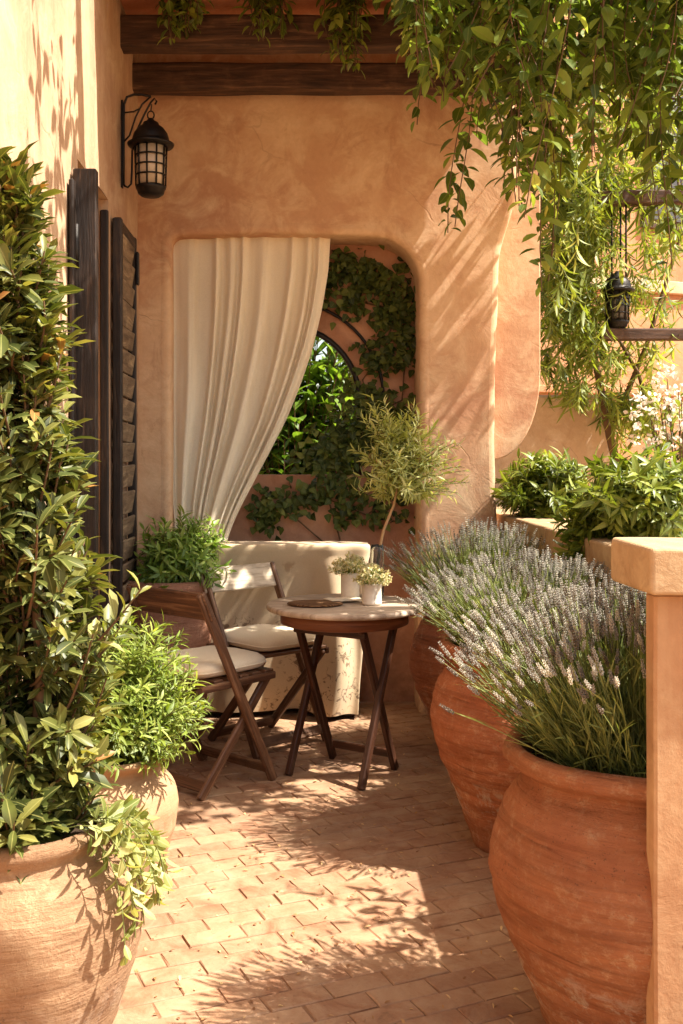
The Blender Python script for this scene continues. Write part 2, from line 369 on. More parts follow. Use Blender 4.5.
def npmesh(name, V, tris, quads, attrs, mat, parent=None, smooth=True):
    me = bpy.data.meshes.new(name)
    V = np.ascontiguousarray(V, dtype=np.float32)
    me.vertices.add(len(V)); me.vertices.foreach_set('co', V.ravel())
    nt, nq = len(tris), len(quads)
    idx = np.concatenate([np.asarray(tris, dtype=np.int32).ravel(), np.asarray(quads, dtype=np.int32).ravel()])
    me.loops.add(len(idx)); me.loops.foreach_set('vertex_index', idx)
    starts = np.concatenate([np.arange(nt) * 3, nt * 3 + np.arange(nq) * 4]).astype(np.int32)
    me.polygons.add(nt + nq); me.polygons.foreach_set('loop_start', starts)
    me.polygons.foreach_set('use_smooth', np.full(nt + nq, smooth))
    for k, a in attrs.items():
        at_ = me.attributes.new(k, 'FLOAT', 'POINT'); at_.data.foreach_set('value', np.asarray(a, dtype=np.float32))
    me.materials.append(mat); me.update(calc_edges=True); me.validate()
    return link(bpy.data.objects.new(name, me), parent)

def nrm(a): return a / np.maximum(np.linalg.norm(a, axis=-1, keepdims=True), 1e-9)

SHAPES = {'oval': (.72, 1.0, .74), 'lance': (.80, .98, .60), 'narrow': (.85, 1.0, .7), 'ivy': (1.1, .9, .5), 'blade': (1, .9, .6), 'obov': (.5, .92, .95)}
def leaves(name, P, T, Nn, L, W, rnd, mat, parent=None, shape='oval', droop=0.25, fold=0.18, twist=0.0):
    P, T, Nn = (np.asarray(a, dtype=np.float64) for a in (P, T, Nn)); n = len(P)
    L = np.broadcast_to(L, n); W = np.broadcast_to(W, n)
    T = nrm(T); Nn = nrm(Nn - T * np.sum(Nn * T, 1, keepdims=True)); B = np.cross(T, Nn)
    dr = droop * (0.4 + 1.2 * RN.random(n))
    rows = [(0, 0)] + list(zip((.25, .52, .78), SHAPES[shape])) + [(1, 0)]
    V = []; mid = []
    for s, w in rows:
        c = P + T * (s * L)[:, None] - Nn * (dr * s * s * L)[:, None]
        if w == 0: V.append(c); mid.append(0.0)
        else:
            hw = w * W / 2
            for sd in (-1, 0, 1):
                V.append(c + B * (sd * hw)[:, None] + Nn * (abs(sd) * fold * hw * 2)[:, None]); mid.append(abs(sd))
    V = np.stack(V, 1); k = V.shape[1]
    off = (np.arange(n) * k)[:, None]
    tr = np.array([[0, 2, 1], [0, 3, 2], [7, 8, 10], [8, 9, 10]]); qd = np.array([[1, 2, 5, 4], [2, 3, 6, 5], [4, 5, 8, 7], [5, 6, 9, 8]])
    tris = (off[:, :, None] + tr[None]).reshape(-1, 3); quads = (off[:, :, None] + qd[None]).reshape(-1, 4)
    return npmesh(name, V.reshape(-1, 3), tris, quads, {'rnd': np.repeat(rnd, k), 'mid': np.tile(mid, n)}, mat, parent)

def tubes(name, paths, rads, mat, parent=None, n=4):
    """paths (m,k,3), rads (m,k) or scalar: many thin stems as one mesh"""
    paths = np.asarray(paths, dtype=np.float64); m, k, _ = paths.shape
    rads = np.broadcast_to(rads, (m, k))
    D = nrm(paths[:, -1] - paths[:, 0]); ref = np.where(np.abs(D[:, 2:3]) > .9, [[1, 0, 0]], [[0, 0, 1]])
    A = nrm(np.cross(D, ref)); B = np.cross(D, A)
    ang = 2 * np.pi * np.arange(n) / n
    ringv = A[:, None, None] * np.cos(ang)[None, None, :, None] + B[:, None, None] * np.sin(ang)[None, None, :, None]
    V = paths[:, :, None] + ringv * rads[:, :, None, None]
    i = np.arange(k - 1)[:, None]; j = np.arange(n)[None]
    q = np.stack([i * n + j, i * n + (j + 1) % n, (i + 1) * n + (j + 1) % n, (i + 1) * n + j], -1).reshape(-1, 4)
    quads = (np.arange(m)[:, None, None] * (k * n) + q[None]).reshape(-1, 4)
    return npmesh(name, V.reshape(-1, 3), np.zeros((0, 3), int), quads, {'rnd': np.repeat(RN.random(m), k * n), 'mid': np.ones(m * k * n)}, mat, parent)

def bez(a, b, bulge, k=8):
    """quadratic paths from a to b (m,3) with control point offset"""
    c = (a + b) / 2 + bulge; t = np.linspace(0, 1, k)[None, :, None]
    return (1 - t) ** 2 * a[:, None] + 2 * t * (1 - t) * c[:, None] + t ** 2 * b[:, None]

def twig_leaves(paths, per, q0, L, W, spread=(65, 25), up=0.6, lvar=0.3, size_tip=0.8):
    """alternate leaves round every twig, opening from the twig; returns arrays for leaves()"""
    m, k, _ = paths.shape; P = []; T = []; Nn = []; LL = []; WW = []; rr = []
    for i in range(m):
        tone = RN.normal(0, .13)
        ph = RN.random() * 6.28
        for j in range(per):
            q = q0 + (1 - q0) * (j + RN.random() * .5) / per; q = min(q, .999)
            f = q * (k - 1); a = int(f); fr = f - a
            p = paths[i, a] * (1 - fr) + paths[i, min(a + 1, k - 1)] * fr
            d = paths[i, min(a + 1, k - 1)] - paths[i, a]; d = d / (np.linalg.norm(d) + 1e-9)
            ref = np.array([0, 0, 1.0]) if abs(d[2]) < .9 else np.array([1.0, 0, 0])
            x = np.cross(d, ref); x /= np.linalg.norm(x); y = np.cross(d, x)
            az = ph + j * 2.4 + RN.normal(0, .25)
            rad = x * math.cos(az) + y * math.sin(az)
            al = R(spread[0] + (spread[1] - spread[0]) * q + RN.normal(0, 9))
            t_ = d * math.cos(al) + rad * math.sin(al)
            nn = d * math.sin(al) - rad * math.cos(al) + np.array([0, 0, up]) + RN.normal(0, .15, 3)
            sc = (1 + RN.normal(0, lvar * .5)) * (1 - (1 - size_tip) * q)
            sc *= .62 + .5 * RN.random() ** .6
            P.append(p); T.append(t_); Nn.append(nn); LL.append(L * 1.12 * sc); WW.append(W * sc * (1 + RN.normal(0, .15)))
            rr.append(min(1, max(0, .42 + tone + RN.normal(0, .17) + .22 * (q - .5))))
    return np.array(P), np.array(T), np.array(Nn), np.array(LL), np.array(WW), np.array(rr)

def crown(n, c, rad, bias=0.5):
    d = nrm(RN.normal(0, 1, (n, 3))); r = RN.random(n) ** bias
    return np.array(c) + d * r[:, None] * np.array(rad)

# ------------------------------------------------------------------ ground
mb = MB(); s_ = 300
mb.face([mb.add([(-s_, -s_, -.05), (s_, -s_, -.05), (s_, s_, -.05), (-s_, s_, -.05)]) + i for i in range(4)])
tag(mb.build('ground', M['earth']), kind='structure')
mb = MB()
X0, X1, Y0, Y1 = -.95, 1.5, -.6, 5.8
mb.face([mb.add([(X0, Y0, -.004), (X1, Y0, -.004), (X1, Y1, -.004), (X0, Y1, -.004)]) + i for i in range(4)], mi=1)
ang = R(23); ca, sa = math.cos(ang), math.sin(ang)
bw, bh, g = .170, .080, .0035
for row in range(-16, 104):
    for col in range(-11, 54):
        u = (col + (.5 if row % 2 else 0)) * bw + random.uniform(-.002, .002) - 1.2; w = row * bh + random.uniform(-.0015, .0015) - .8
        cx, cy = u * ca - w * sa, u * sa + w * ca
        if not (X0 < cx < X1 and Y0 < cy < Y1): continue
        dz = random.gauss(0, .0008); tx, ty = random.gauss(0, .004), random.gauss(0, .006)
        a, b = bw / 2 - g / 2, bh / 2 - g / 2; k = .003; pts = []
        for z_, ins in ((-.02, 0), (-.0030, 0), (0.0, k)):
            for (sx, sy) in ((-1, -1), (1, -1), (1, 1), (-1, 1)):
                lx, ly = sx * (a - ins) + random.gauss(0, .0012), sy * (b - ins) + random.gauss(0, .0012)
                zz = z_ + dz + (lx * tx + ly * ty if z_ > -.015 else 0)
                pts.append((cx + lx * ca - ly * sa, cy + lx * sa + ly * ca, zz))
        o = mb.add(pts); rr = random.random()
        for lv in (0, 4):
            for j in range(4):
                mb.face((o + lv + j, o + lv + (j + 1) % 4, o + lv + 4 + (j + 1) % 4, o + lv + 4 + j), r=rr)
        mb.face((o + 8, o + 9, o + 10, o + 11), r=rr)
tag(mb.build('brick_paving', [M['brick'], M['mortar']]), kind='structure')
# fallen leaves and petals
n = 700
P = np.stack([RN.uniform(-.6, .9, n), RN.uniform(2.1, 5.3, n), np.full(n, .004)], 1)
a = RN.random(n) * 6.28
o = leaves('leaf_litter', P, np.stack([np.cos(a), np.sin(a), RN.normal(0, .1, n)], 1), np.array([[0, 0, 1.]]) + RN.normal(0, .2, (n, 3)), RN.uniform(.006, .022, n) * (1 + (RN.random(n) < .05)), RN.uniform(.004, .009, n), RN.random(n), M['dry'], None, 'oval', .3, .2)
tag(o, 'dry leaf and petal litter scattered on the brick paving', kind='stuff')

# ------------------------------------------------------------------ arched end wall
WY = 5.5; NY = 5.76; WX0 = -.855; WTOP = 3.62
AX0, AX1, AZ, AR = -.682, .632, 2.525, .25     # arch opening, top height, corner radius
def arch_loop(off, n=10):
    """opening outline grown by off, from bottom left up and over to bottom right (x, z)"""
    x0, x1, zt = AX0 - off, AX1 + off, AZ + off; rl, rr = max(.05 + off, .004), AR + off
    pts = [(x0, 0.0)]
    for i in range(12): pts.append((x0, (zt - rl) * (i + 1) / 12))
    for i in range(1, n + 1):
        a_ = math.pi - math.pi / 2 * i / n; pts.append((x0 + rl + rl * math.cos(a_), zt - rl + rl * math.sin(a_)))
    for i in range(1, 9): pts.append((x0 + rl + (x1 - rr - x0 - rl) * i / 9, zt + .012 * math.sin(math.pi * i / 9) * (1 if off else 1)))
    for i in range(0, n + 1):
        a_ = math.pi / 2 - math.pi / 2 * i / n; pts.append((x1 - rr + rr * math.cos(a_), zt - rr + rr * math.sin(a_)))
    for i in range(12): pts.append((x1, (zt - rr) * (1 - (i + 1) / 12)))
    return pts
def xend(z):
    """right-hand end of the wall: flares outwards towards the roof"""
    f = min(1, max(0, (z - 2.35) / .5)); f = f * f * (3 - 2 * f)
    return 1.045 + .105 * f + .012 * math.sin(z * 3.1) - .02 * max(0, 1 - z / 1.0)
ew = thing('arched_wall', 'terracotta stucco end wall with a big arched recess', 'wall', (0, WY, 0))
mb = MB(); zs = [WTOP * i / 60 for i in range(61)]
L0 = arch_loop(.052)
outer = [(WX0 - .2, 0.0), (L0[0][0], 0.0)]
poly = [Vector((x, z, 0)) for x, z in ([(WX0 - .2, 0), (L0[0][0], 0)] + L0[1:-1] + [(L0[-1][0], 0)] + [(xend(z) - .035, z) for z in zs] + [(WX0 - .2, WTOP)])]
bi = mb.add([(p.x, 0, p.y) for p in poly])
for tri in tessellate_polygon([poly]):
    a_, b_, c_ = tri
    nz = (poly[b_] - poly[a_]).cross(poly[c_] - poly[a_]).z
    mb.face((bi + a_, bi + b_, bi + c_) if nz > 0 else (bi + a_, bi + c_, bi + b_))
prof = [(.052, 0.0), (.044, -.001), (.030, -.002), (.018, .001), (.009, .006), (.003, .015), (0.0, .032), (0.0, .10), (0.0, NY - WY + .005)]
rings = []
for off, dy in prof: rings.append([(x, dy + .004 * noise.noise(Vector((x * 4, z * 4, off * 9))), z) for x, z in arch_loop(off)])
mb.rings([list(r_) for r_ in rings], False, False, True)
rings = []
for dx, dy in [(-.035, 0), (-.026, .002), (-.016, .006), (-.007, .014), (-.002, .025), (0, .04), (0, .2), (0, .40)]:
    rings.append([(xend(z) + dx + (.006 * noise.noise(Vector((z * 7, dy * 20, 3))) if dx > -.03 else 0), dy, z) for z in zs])
mb.rings([list(r_) for r_ in rings], False, False, True)
mb.build('wall_face', M['stucco'], ew)
# back of the recess with a round-headed opening in it
WCX, WCZ, WR, WSILL = -.083, 1.67, .415, 1.256
def win_loop(r, n=24):
    p = [(WCX - r, WSILL)]
    for i in range(n + 1):
        a_ = math.pi - math.pi * i / n; p.append((WCX + r * math.cos(a_), WCZ + r * math.sin(a_)))
    p.append((WCX + r, WSILL)); return p
mb = MB(); wl = win_loop(WR)
poly = [Vector((x, z, 0)) for x, z in [(AX0 - .05, 0), (AX1 + .05, 0), (AX1 + .05, AZ + .1), (AX0 - .05, AZ + .1)]]
hole = [Vector((x, z, 0)) for x, z in wl]
allp = poly + hole; bi = mb.add([(p.x, NY - WY, p.y) for p in allp])
for a_, b_, c_ in tessellate_polygon([poly, hole]):
    nz = (allp[b_] - allp[a_]).cross(allp[c_] - allp[a_]).z
    mb.face((bi + a_, bi + b_, bi + c_) if nz > 0 else (bi + a_, bi + c_, bi + b_))
lp = wl + [wl[0]]
mb.rings([[(x, NY - WY + d, z) for x, z in lp] for d in (0, .14)], False, False, False)
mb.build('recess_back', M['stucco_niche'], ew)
mb = MB(); mb.box((-1.1, .405, 0), (-.6, .43, WTOP)); mb.box((.6, .405, 0), (1.04, .43, WTOP)); mb.box((-1.1, .405, 2.66), (1.04, .43, WTOP - .004)); 
mb.build('wall_rear', M['stucco'], ew)
# stepped wing beyond the wall end, its lower edge swept back in a curve
mb = MB(); pts = [(1.0, 1.335)]
for i in range(0, 11):
    a_ = -math.pi / 2 + math.pi / 2 * i / 10; pts.append((1.04 + .255 * math.cos(a_), 1.80 + .46 * math.sin(a_)))
pts += [(1.295, 2.4), (1.295, WTOP - .01), (1.0, WTOP - .01)]
rr = []
for ins, dy in ((.006, .10), (.002, .102), (0, .107), (0, .34), (.02, .36)):
    rr.append([(x - ins if x > 1.02 else x, dy, z + (ins if z < 1.8 else 0)) for x, z in pts])
mb.rings(rr, True, True, False); mb.build('wing', M['stucco'], ew)
mb = MB()
lp = win_loop(WR - .006); mb.tube([(x, NY - WY - .018, z) for x, z in lp], .016, 8)
mb.build('window_frame', M['iron'], ew)
mb = MB()
arc = [(WCX + .545 * math.cos(R(a_)), NY - WY - .02, WCZ + .545 * math.sin(R(a_))) for a_ in range(-8, 190, 6)]
mb.tube(arc, .009, 6); mb.build('trellis_hoop', M['iron'], ew)

# ------------------------------------------------------------------ left wall with window recess and shutters
lw = thing('side_wall', 'tall ochre stucco house wall with open dark shutters', 'wall', (WX0, 0, 0))
mb = MB()
OY0, OY1, OZ = 4.00, 4.63, 2.50
def wallgrid(y0, y1, z0, z1, x=0.0):
    ny, nz = max(2, int((y1 - y0) / .07)), max(2, int((z1 - z0) / .07)); rg = []
    for i in range(ny + 1):
        y = y0 + (y1 - y0) * i / ny
        rg.append([(x + .007 * noise.noise(Vector((y * 1.7, zz * 1.2, 4))) + .003 * noise.noise(Vector((y * 6, zz * 4, 1))), y, zz) for zz in [z0 + (z1 - z0) * k / nz for k in range(nz + 1)]])
    mb.rings(rg, False, False, True)
wallgrid(-.6, OY0, 0, WTOP + .4); wallgrid(OY0, OY1, OZ, WTOP + .4); wallgrid(OY1, WY + .05, 0, WTOP + .4)
for p in ([(0, OY0, 0), (-.2, OY0, 0), (-.2, OY0, OZ), (0, OY0, OZ)], [(0, OY1, 0), (0, OY1, OZ), (-.2, OY1, OZ), (-.2, OY1, 0)], [(0, OY0, OZ), (-.2, OY0, OZ), (-.2, OY1, OZ), (0, OY1, OZ)], [(-.2, OY0, 0), (-.2, OY1, 0), (-.2, OY1, OZ), (-.2, OY0, OZ)]):
    b_ = mb.add(p); mb.face([b_ + i for i in range(4)])
b_ = mb.add([(-.25, -.6, 0), (-.25, -.6, WTOP + .4), (-.25, 5.9, WTOP + .4), (-.25, 5.9, 0)]); mb.face([b_ + i for i in range(4)])
b_ = mb.add([(-.25, -.6, 0), (.0, -.6, 0), (.0, -.6, WTOP + .4), (-.25, -.6, WTOP + .4)]); mb.face([b_ + i for i in range(4)])
mb.build('wall_face', M['stucco_left'], lw)
# narrow folded leaf seen end-on
mb = MB(); mb.bar((.052, 3.90, .25), (.052, 3.90, 2.43), .086, .05, (0, 1, 0), .004, .002, 24)
sh = mb.build('shutter', M['shutter'], lw); sh['label'] = 'thick shutter board folded out from the wall'
mb = MB(); mb.box((.004, 3.82, .25), (.024, 3.87, 2.38), .006, .002, 12, 2); mb.build('shutter_frame', M['shutter'], lw)
mb = MB(); mb.tube([(.02, 3.872, 2.22), (.02, 3.872, 2.06)], .012, 8); mb.build('hinge', M['iron'], sh)
# far shutter lying along the wall
mb = MB(); mb.box((.010, 4.68, .12), (.052, 4.72, 2.435), .006, .002, 14, 2); mb.box((.010, 5.10, .12), (.050, 5.14, 2.435), .006, .002, 14, 2)
mb.box((.010, 4.721, 2.37), (.048, 5.099, 2.43), .005, .002, 4, 1); mb.box((.010, 4.721, .13), (.048, 5.099, .23), .005, .002, 4, 1)
s2 = mb.build('shutter', M['shutter'], lw); s2['label'] = 'louvred shutter with weathered grey slats'
mb = MB(); z = .24
while z < 2.34:
    hgt = random.uniform(.095, .125)
    mb.bar((.034, 4.723, z + hgt / 2), (.034, 5.097, z + hgt / 2 + random.gauss(0, .004)), .014, hgt * .90, (.16, 0, 1), .004, .002, 5); z += hgt
mb.build('slat_panel', M['slat'], s2)
mb = MB(); mb.box((-.03, 4.60, .12), (.006, 4.626, 2.45), .005, .002, 10, 2); mb.build('shutter_frame', M['shutter'], lw)
mb = MB(); mb.box((.052, 5.09, 2.20), (.064, 5.13, 2.36), .003); mb.build('hinge', M['iron'], s2)

# ------------------------------------------------------------------ roof with beams
rf = thing('tiled_roof', 'terracotta tiled porch roof on rough dark beams', 'roof', (0, 5, 3.4))
for yy, x0, x1, zc, h_ in ((5.36, -.90, 1.13, -.098, .138), (4.98, -.90, 1.20, -.022, .155), (4.50, -.90, 1.24, .055, .15)):
    mb = MB(); mb.bar((x0, yy - 5, zc), (x1, yy - 5, zc), .11, h_, (0, 0, 1), .014, .006, 40); mb.build('beam', M['beam'], rf)
mb = MB()
for i in range(11):
    xc = -.84 + i * .195; rg = []
    for k in range(9):
        a_ = math.pi * k / 8
        rg.append([(xc + .085 * math.cos(a_), yy - 5, .135 + .045 * math.sin(a_) + (yy - 4.3) * .02 + (.012 if j % 2 else 0)) for j, yy in enumerate([4.3, 4.62, 4.621, 4.94, 4.941, 5.26, 5.261, 5.62, 5.621, 5.92])])
    mb.rings(rg, False, False, True)
mb.box((-.9, -.72, .118), (1.22, .92, .132), .002); mb.box((-.9, -.7, .20), (1.2, .9, .215), .002)
mb.build('tiles', M['tile'], rf)

# ------------------------------------------------------------------ pergola out in front, bearing the vine
pg = thing('pergola', 'dark timber pergola rails carrying the leafy vine', 'pergola', (0, 3.4, 3.4))
mb = MB(); mb.bar((-.86, .55, .16), (3.6, .55, .16), .09, .12, (0, 0, 1), .01, .004, 20); mb.build('rail', M['beam'], pg)
mb = MB(); mb.bar((-.86, -1.9, .16), (3.6, -1.9, .16), .09, .12, (0, 0, 1), .01, .004, 20); mb.build('rail', M['beam'], pg)
mb = MB(); mb.box((3.5, .50, -3.45), (3.6, .60, .1), .01, .003, 12, 2); mb.build('post', M['beam'], pg)
mb = MB(); mb.box((3.5, -1.95, -3.45), (3.6, -1.85, .1), .01, .003, 12, 2); mb.build('post', M['beam'], pg)

# ------------------------------------------------------------------ wall lantern
LP = Vector((-.713, 4.97, 2.60))
def lantern(name, label, loc, dark=False, s=1.0):
    t_ = thing(name, label, 'lantern', loc)
    mb = MB(); mb.lathe([(r_ * s, z_ * s) for r_, z_ in [(.0, .0), (.045, .0), (.062, .012), (.066, .03), (.072, .036), (.072, .048), (.060, .052)]], 28, closed_top=True)
    mb.build('base', M['iron'], t_)
    mb = MB(); mb.lathe([(r_ * s, z_ * s) for r_, z_ in [(.064, .052), (.068, .14), (.070, .235)]], 28, closed_top=True)
    mb.build('glass', M['glass'] if not dark else M['iron_glass'], t_)
    mb = MB()
    for k in range(10):
        a_ = 2 * math.pi * k / 10 + .2
        mb.tube([(.070 * s * math.cos(a_), .070 * s * math.sin(a_), .045 * s), (.0755 * s * math.cos(a_), .0755 * s * math.sin(a_), .24 * s)], .0046 * s, 6)
    for zz, rr_ in ((.098, .0715), (.145, .0728), (.192, .074)):
        mb.tube([(rr_ * s * math.cos(2 * math.pi * k / 28), rr_ * s * math.sin(2 * math.pi * k / 28), zz * s) for k in range(29)], .0042 * s, 5)
    mb.build('cage', M['iron'], t_)
    mb = MB(); mb.lathe([(r_ * s, z_ * s) for r_, z_ in [(.070, .235), (.108, .240), (.112, .250), (.090, .258), (.088, .272), (.080, .300), (.062, .325), (.040, .340), (.036, .352), (.020, .360), (.012, .372), (.002, .374)]], 32, closed_top=True)
    mb.build('cap', M['iron'], t_)
    return t_
t = NT('smoked_glass'); M['iron_glass'] = t.surf((.05, .045, .04, 1), .15, None, .6)
lt = lantern('wall_lantern', 'black iron lantern hanging from a scrolled wall bracket', LP)
mb = MB(); mb.tube([(.016 * math.cos(a_ * .5236), 0, .388 + .020 * math.sin(a_ * .5236)) for a_ in range(13)], .0035, 6)
mb.tube([(0, 0, .405), (.004, 0, .44)], .0035, 6); mb.build('hanging_ring', M['iron'], lt)
wx = WX0 - LP.x
mb = MB()
mb.tube([(wx + .012, 0, .06), (wx + .012, 0, .20), (wx + .012, 0, .34), (wx + .014, 0, .44), (wx + .028, 0, .475), (wx + .06, 0, .487), (wx + .10, 0, .487), (.0, 0, .478)], .006, 8)
mb.tube([(wx + .012, 0, .06), (wx + .018, 0, .05), (wx + .03, .01, .046), (wx + .045, .02, .065), (wx + .048, .02, .12), (wx + .05, .02, .22), (wx + .075, .01, .32), (wx + .11, 0, .39), (.0, 0, .45), (.018, 0, .47), (.028, 0, .455), (.02, 0, .44)], .005, 8)
mb.tube([(wx + .012, 0, .26), (wx + .04, 0, .29), (wx + .07, 0, .38), (wx + .10, 0, .44), (.0, 0, .478)], .0045, 8)
mb.tube([(wx + .012, 0, .40), (wx + .06, 0, .405), (wx + .09, 0, .42)], .004, 8)
br = mb.build('bracket', M['iron'], lt)
mb = MB(); mb.box((wx + .002, -.012, .04), (wx + .010, .012, .46), .002, 0, 1, 2); mb.build('wall_plate', M['iron'], br)

# ------------------------------------------------------------------ curtain
def interp(tab, y):
    for (y0, x0), (y1, x1) in zip(tab, tab[1:]):
        if y <= y1:
            f = (y - y0) / (y1 - y0); return x0 + (x1 - x0) * f
    return tab[-1][1]
RT = [(228, 331), (240, 330), (270, 328.5), (310, 322), (350, 312), (385, 300), (420, 286), (455, 268), (485, 252), (508, 240), (530, 230), (545, 226), (620, 234), (680, 236)]
LT = [(228, 168), (300, 169), (420, 171), (480, 172), (505, 173), (524, 175), (560, 173), (620, 171), (680, 170)]
YC = 5.60; nu, nv = 260, 90; rg = []
for j in range(nv + 1):
    y = 226 + (680 - 226) * j / nv; xl, xr = interp(LT, y), interp(RT, y)
    # smooth the tables a little
    xl = (interp(LT, y - 8) + 2 * xl + interp(LT, y + 8)) / 4; xr = (interp(RT, y - 8) + 2 * xr + interp(RT, y + 8)) / 4
    w = (xr - xl) / 162.0; row = []
    for i in range(nu + 1):
        u = i / nu
        uu = u + .042 * math.sin(u * 13 + 1.0) + .012 * math.sin(u * 41) + .014 * noise.noise(Vector((u * 5, y * .009, 2)))
        ph = 2 * math.pi * 8.5 * uu
        amp = (.010 + .020 * min(1, (y - 226) / 120)) * min(1, .30 + .75 * w)
        fold = math.sin(ph) + .28 * math.sin(2 * ph + 1) + .22 * math.sin(ph * .5 + y * .006)
        d = amp * (fold if fold > -.6 else -.6 + (fold + .6) * .5)
        d += .016 * noise.noise(Vector((u * 3.0, y * .009, 7))) + .005 * noise.noise(Vector((u * 11 + y * .02, y * .03, 2)))
        px = xl + (xr - xl) * u + 1.0 * math.sin(ph + 1.2) * w
        ysag = y + (18 * math.sin(math.pi * min(1, (y - 226) / 300)) * (1 - u) * .2)
        q = at(px, ysag, YC); row.append((q.x, YC - d, q.z))
    rg.append(row)
mb = MB(); mb.rings(rg, False, False, True)
cu = mb.build('curtain', M['curtain']); tag(cu, 'long cream linen curtain drawn to the left of the arch', 'curtain')
md = cu.modifiers.new('thick', 'SOLIDIFY'); md.thickness = .003
mb = MB(); q = at(200, 542, YC); mb.tube([(q.x + .142 * math.cos(a_ * .5236), YC + .045 * math.sin(a_ * .5236), q.z + .012 * math.cos(a_ * .5236)) for a_ in range(13)], [.011] * 13, 8)
mb.build('tieback', M['curtain'], cu)
mb = MB(); mb.tube([(AX0 - .02, YC, AZ + .075), (AX1 + .02, YC, AZ + .075)], .012, 10); mb.build('curtain_rod', M['iron'], cu)

# ------------------------------------------------------------------ console under a printed cloth
cb = thing('draped_console', 'console table under a cream floral cloth below the arch', 'table', (-.20, 5.50, 0))
zl = [(.03, .0), (.10, .1), (.2, .25), (.3, .38), (.42, .5), (.54, .62), (.66, .74), (.76, .84), (.815, .92), (.835, 1.0)]
mb = MB(); rg = []; nP = 200
def rrect(hx, hy, k, n):
    a_ = 2 * math.pi * k / n; e = .28
    cx, cy = math.cos(a_), math.sin(a_)
    return (hx * math.copysign(abs(cx) ** e, cx), hy * math.copysign(abs(cy) ** e, cy))
ring_def = [(z_, .475 + .09 * f, .105 + .022 * f, 1 - f) for z_, f in zl] + [(.850, .566, .127, 0), (.868, .570, .130, 0), (.888, .569, .129, 0), (.899, .562, .123, 0), (.904, .40, .08, 0), (.904, .1, .02, 0)]
for z_, hx, hy, fo in ring_def:
    row = []
    for k in range(nP):
        x, y = rrect(hx, hy, k, nP)
        ph = x * 30 + y * 22 + 3.5 * noise.noise(Vector((x * 2.2, z_ * 1.5, 5)))
        d = (.18 + fo) * (1 + 1.0 * max(0, min(1, x * 3))) * (.022 * math.sin(ph) + .055 * noise.noise(Vector((x * 3.5, z_ * 1.2, 9)))) + .004 * noise.noise(Vector((x * 9, y * 9, z_ * 9)))
        l_ = math.hypot(x / hx, y / hy) + 1e-6
        row.append((x * (1 + d * .5), y - (d if y < 0 else -d), z_ + (.012 * noise.noise(Vector((x * 5, 0, 1))) if z_ < .05 else 0)))
    rg.append(row)
base = mb.rings(rg, True, False, True); mb.face([base[-1] + j for j in range(nP)])
mb.build('cloth', M['print'], cb)
mb = MB(); mb.box((-.5, -.09, .0), (-.45, .09, .84), .004, 0, 1, 2); mb.box((.42, -.09, .0), (.47, .09, .84), .004, 0, 1, 2); mb.box((-.5, -.1, .80), (.47, .1, .835)); mb.build('table_frame', M['leg'], cb)

# ------------------------------------------------------------------ pots
def pot_mesh(prof, mat, name, parent, wob=.004, seed=0, n=72):
    """outer profile from foot to lip, then down the inside; lightly resampled"""
    pts = []
    for (r0, z0), (r1, z1) in zip(prof, prof[1:]):
        k = max(1, int(math.hypot(r1 - r0, z1 - z0) / .010))
        for i in range(k): pts.append((r0 + (r1 - r0) * i / k, z0 + (z1 - z0) * i / k))
    pts.append(prof[-1])
    # smooth
    for _ in range(2):
        pts = [pts[0]] + [((a_[0] + 2 * b_[0] + c_[0]) / 4, (a_[1] + 2 * b_[1] + c_[1]) / 4) for a_, b_, c_ in zip(pts, pts[1:], pts[2:])] + [pts[-1]]
    mb = MB(); mb.lathe(pts, n, wob=wob, seed=seed); return mb.build(name, mat, parent)
def soil(parent, r, z):
    mb = MB(); mb.lathe([(r, z - .01), (r * .7, z), (r * .3, z + .012), (.002, z + .014)], 24, wob=.004); return mb.build('soil', M['soil'], parent)
JAR = [(.195, 0), (.215, .06), (.262, .18), (.312, .30), (.336, .40), (.335, .47), (.314, .55), (.280, .610), (.258, .636), (.255, .648), (.272, .652), (.302, .660), (.312, .676), (.308, .696), (.288, .709), (.266, .702), (.258, .67), (.255, .60)]
def scaled(p, sr, sz): return [(r_ * sr, z_ * sz) for r_, z_ in p]

# lavender: fan of stems, each ending in a spike of buds
def bud_template(nw):
    V = []; Fc = []
    for w in range(nw):
        z = w / (nw - 1); nb = 4 if w < nw - 1 else 3; sc = (1.15 - .5 * z) if w else .8
        for k in range(nb):
            a_ = 2 * math.pi * k / nb + w * .8; d = np.array([math.cos(a_) * .8, math.sin(a_) * .8, .75]); d /= np.linalg.norm(d)
            s1 = np.array([-math.sin(a_), math.cos(a_), 0]); s2 = np.cross(d, s1); p0 = np.array([0, 0, z * 1.0]) + np.array([math.cos(a_), math.sin(a_), 0]) * .02
            o = len(V); L_, w_ = .25 * sc, .085 * sc
            V += [p0, p0 + d * L_ * .55 + s1 * w_, p0 + d * L_ * .55 + s2 * w_, p0 + d * L_ * .55 - s1 * w_, p0 + d * L_ * .55 - s2 * w_, p0 + d * L_]
            Fc += [(o, o + 2, o + 1), (o, o + 3, o + 2), (o, o + 4, o + 3), (o, o + 1, o + 4), (o + 5, o + 1, o + 2), (o + 5, o + 2, o + 3), (o + 5, o + 3, o + 4), (o + 5, o + 4, o + 1)]
    return np.array(V), np.array(Fc)
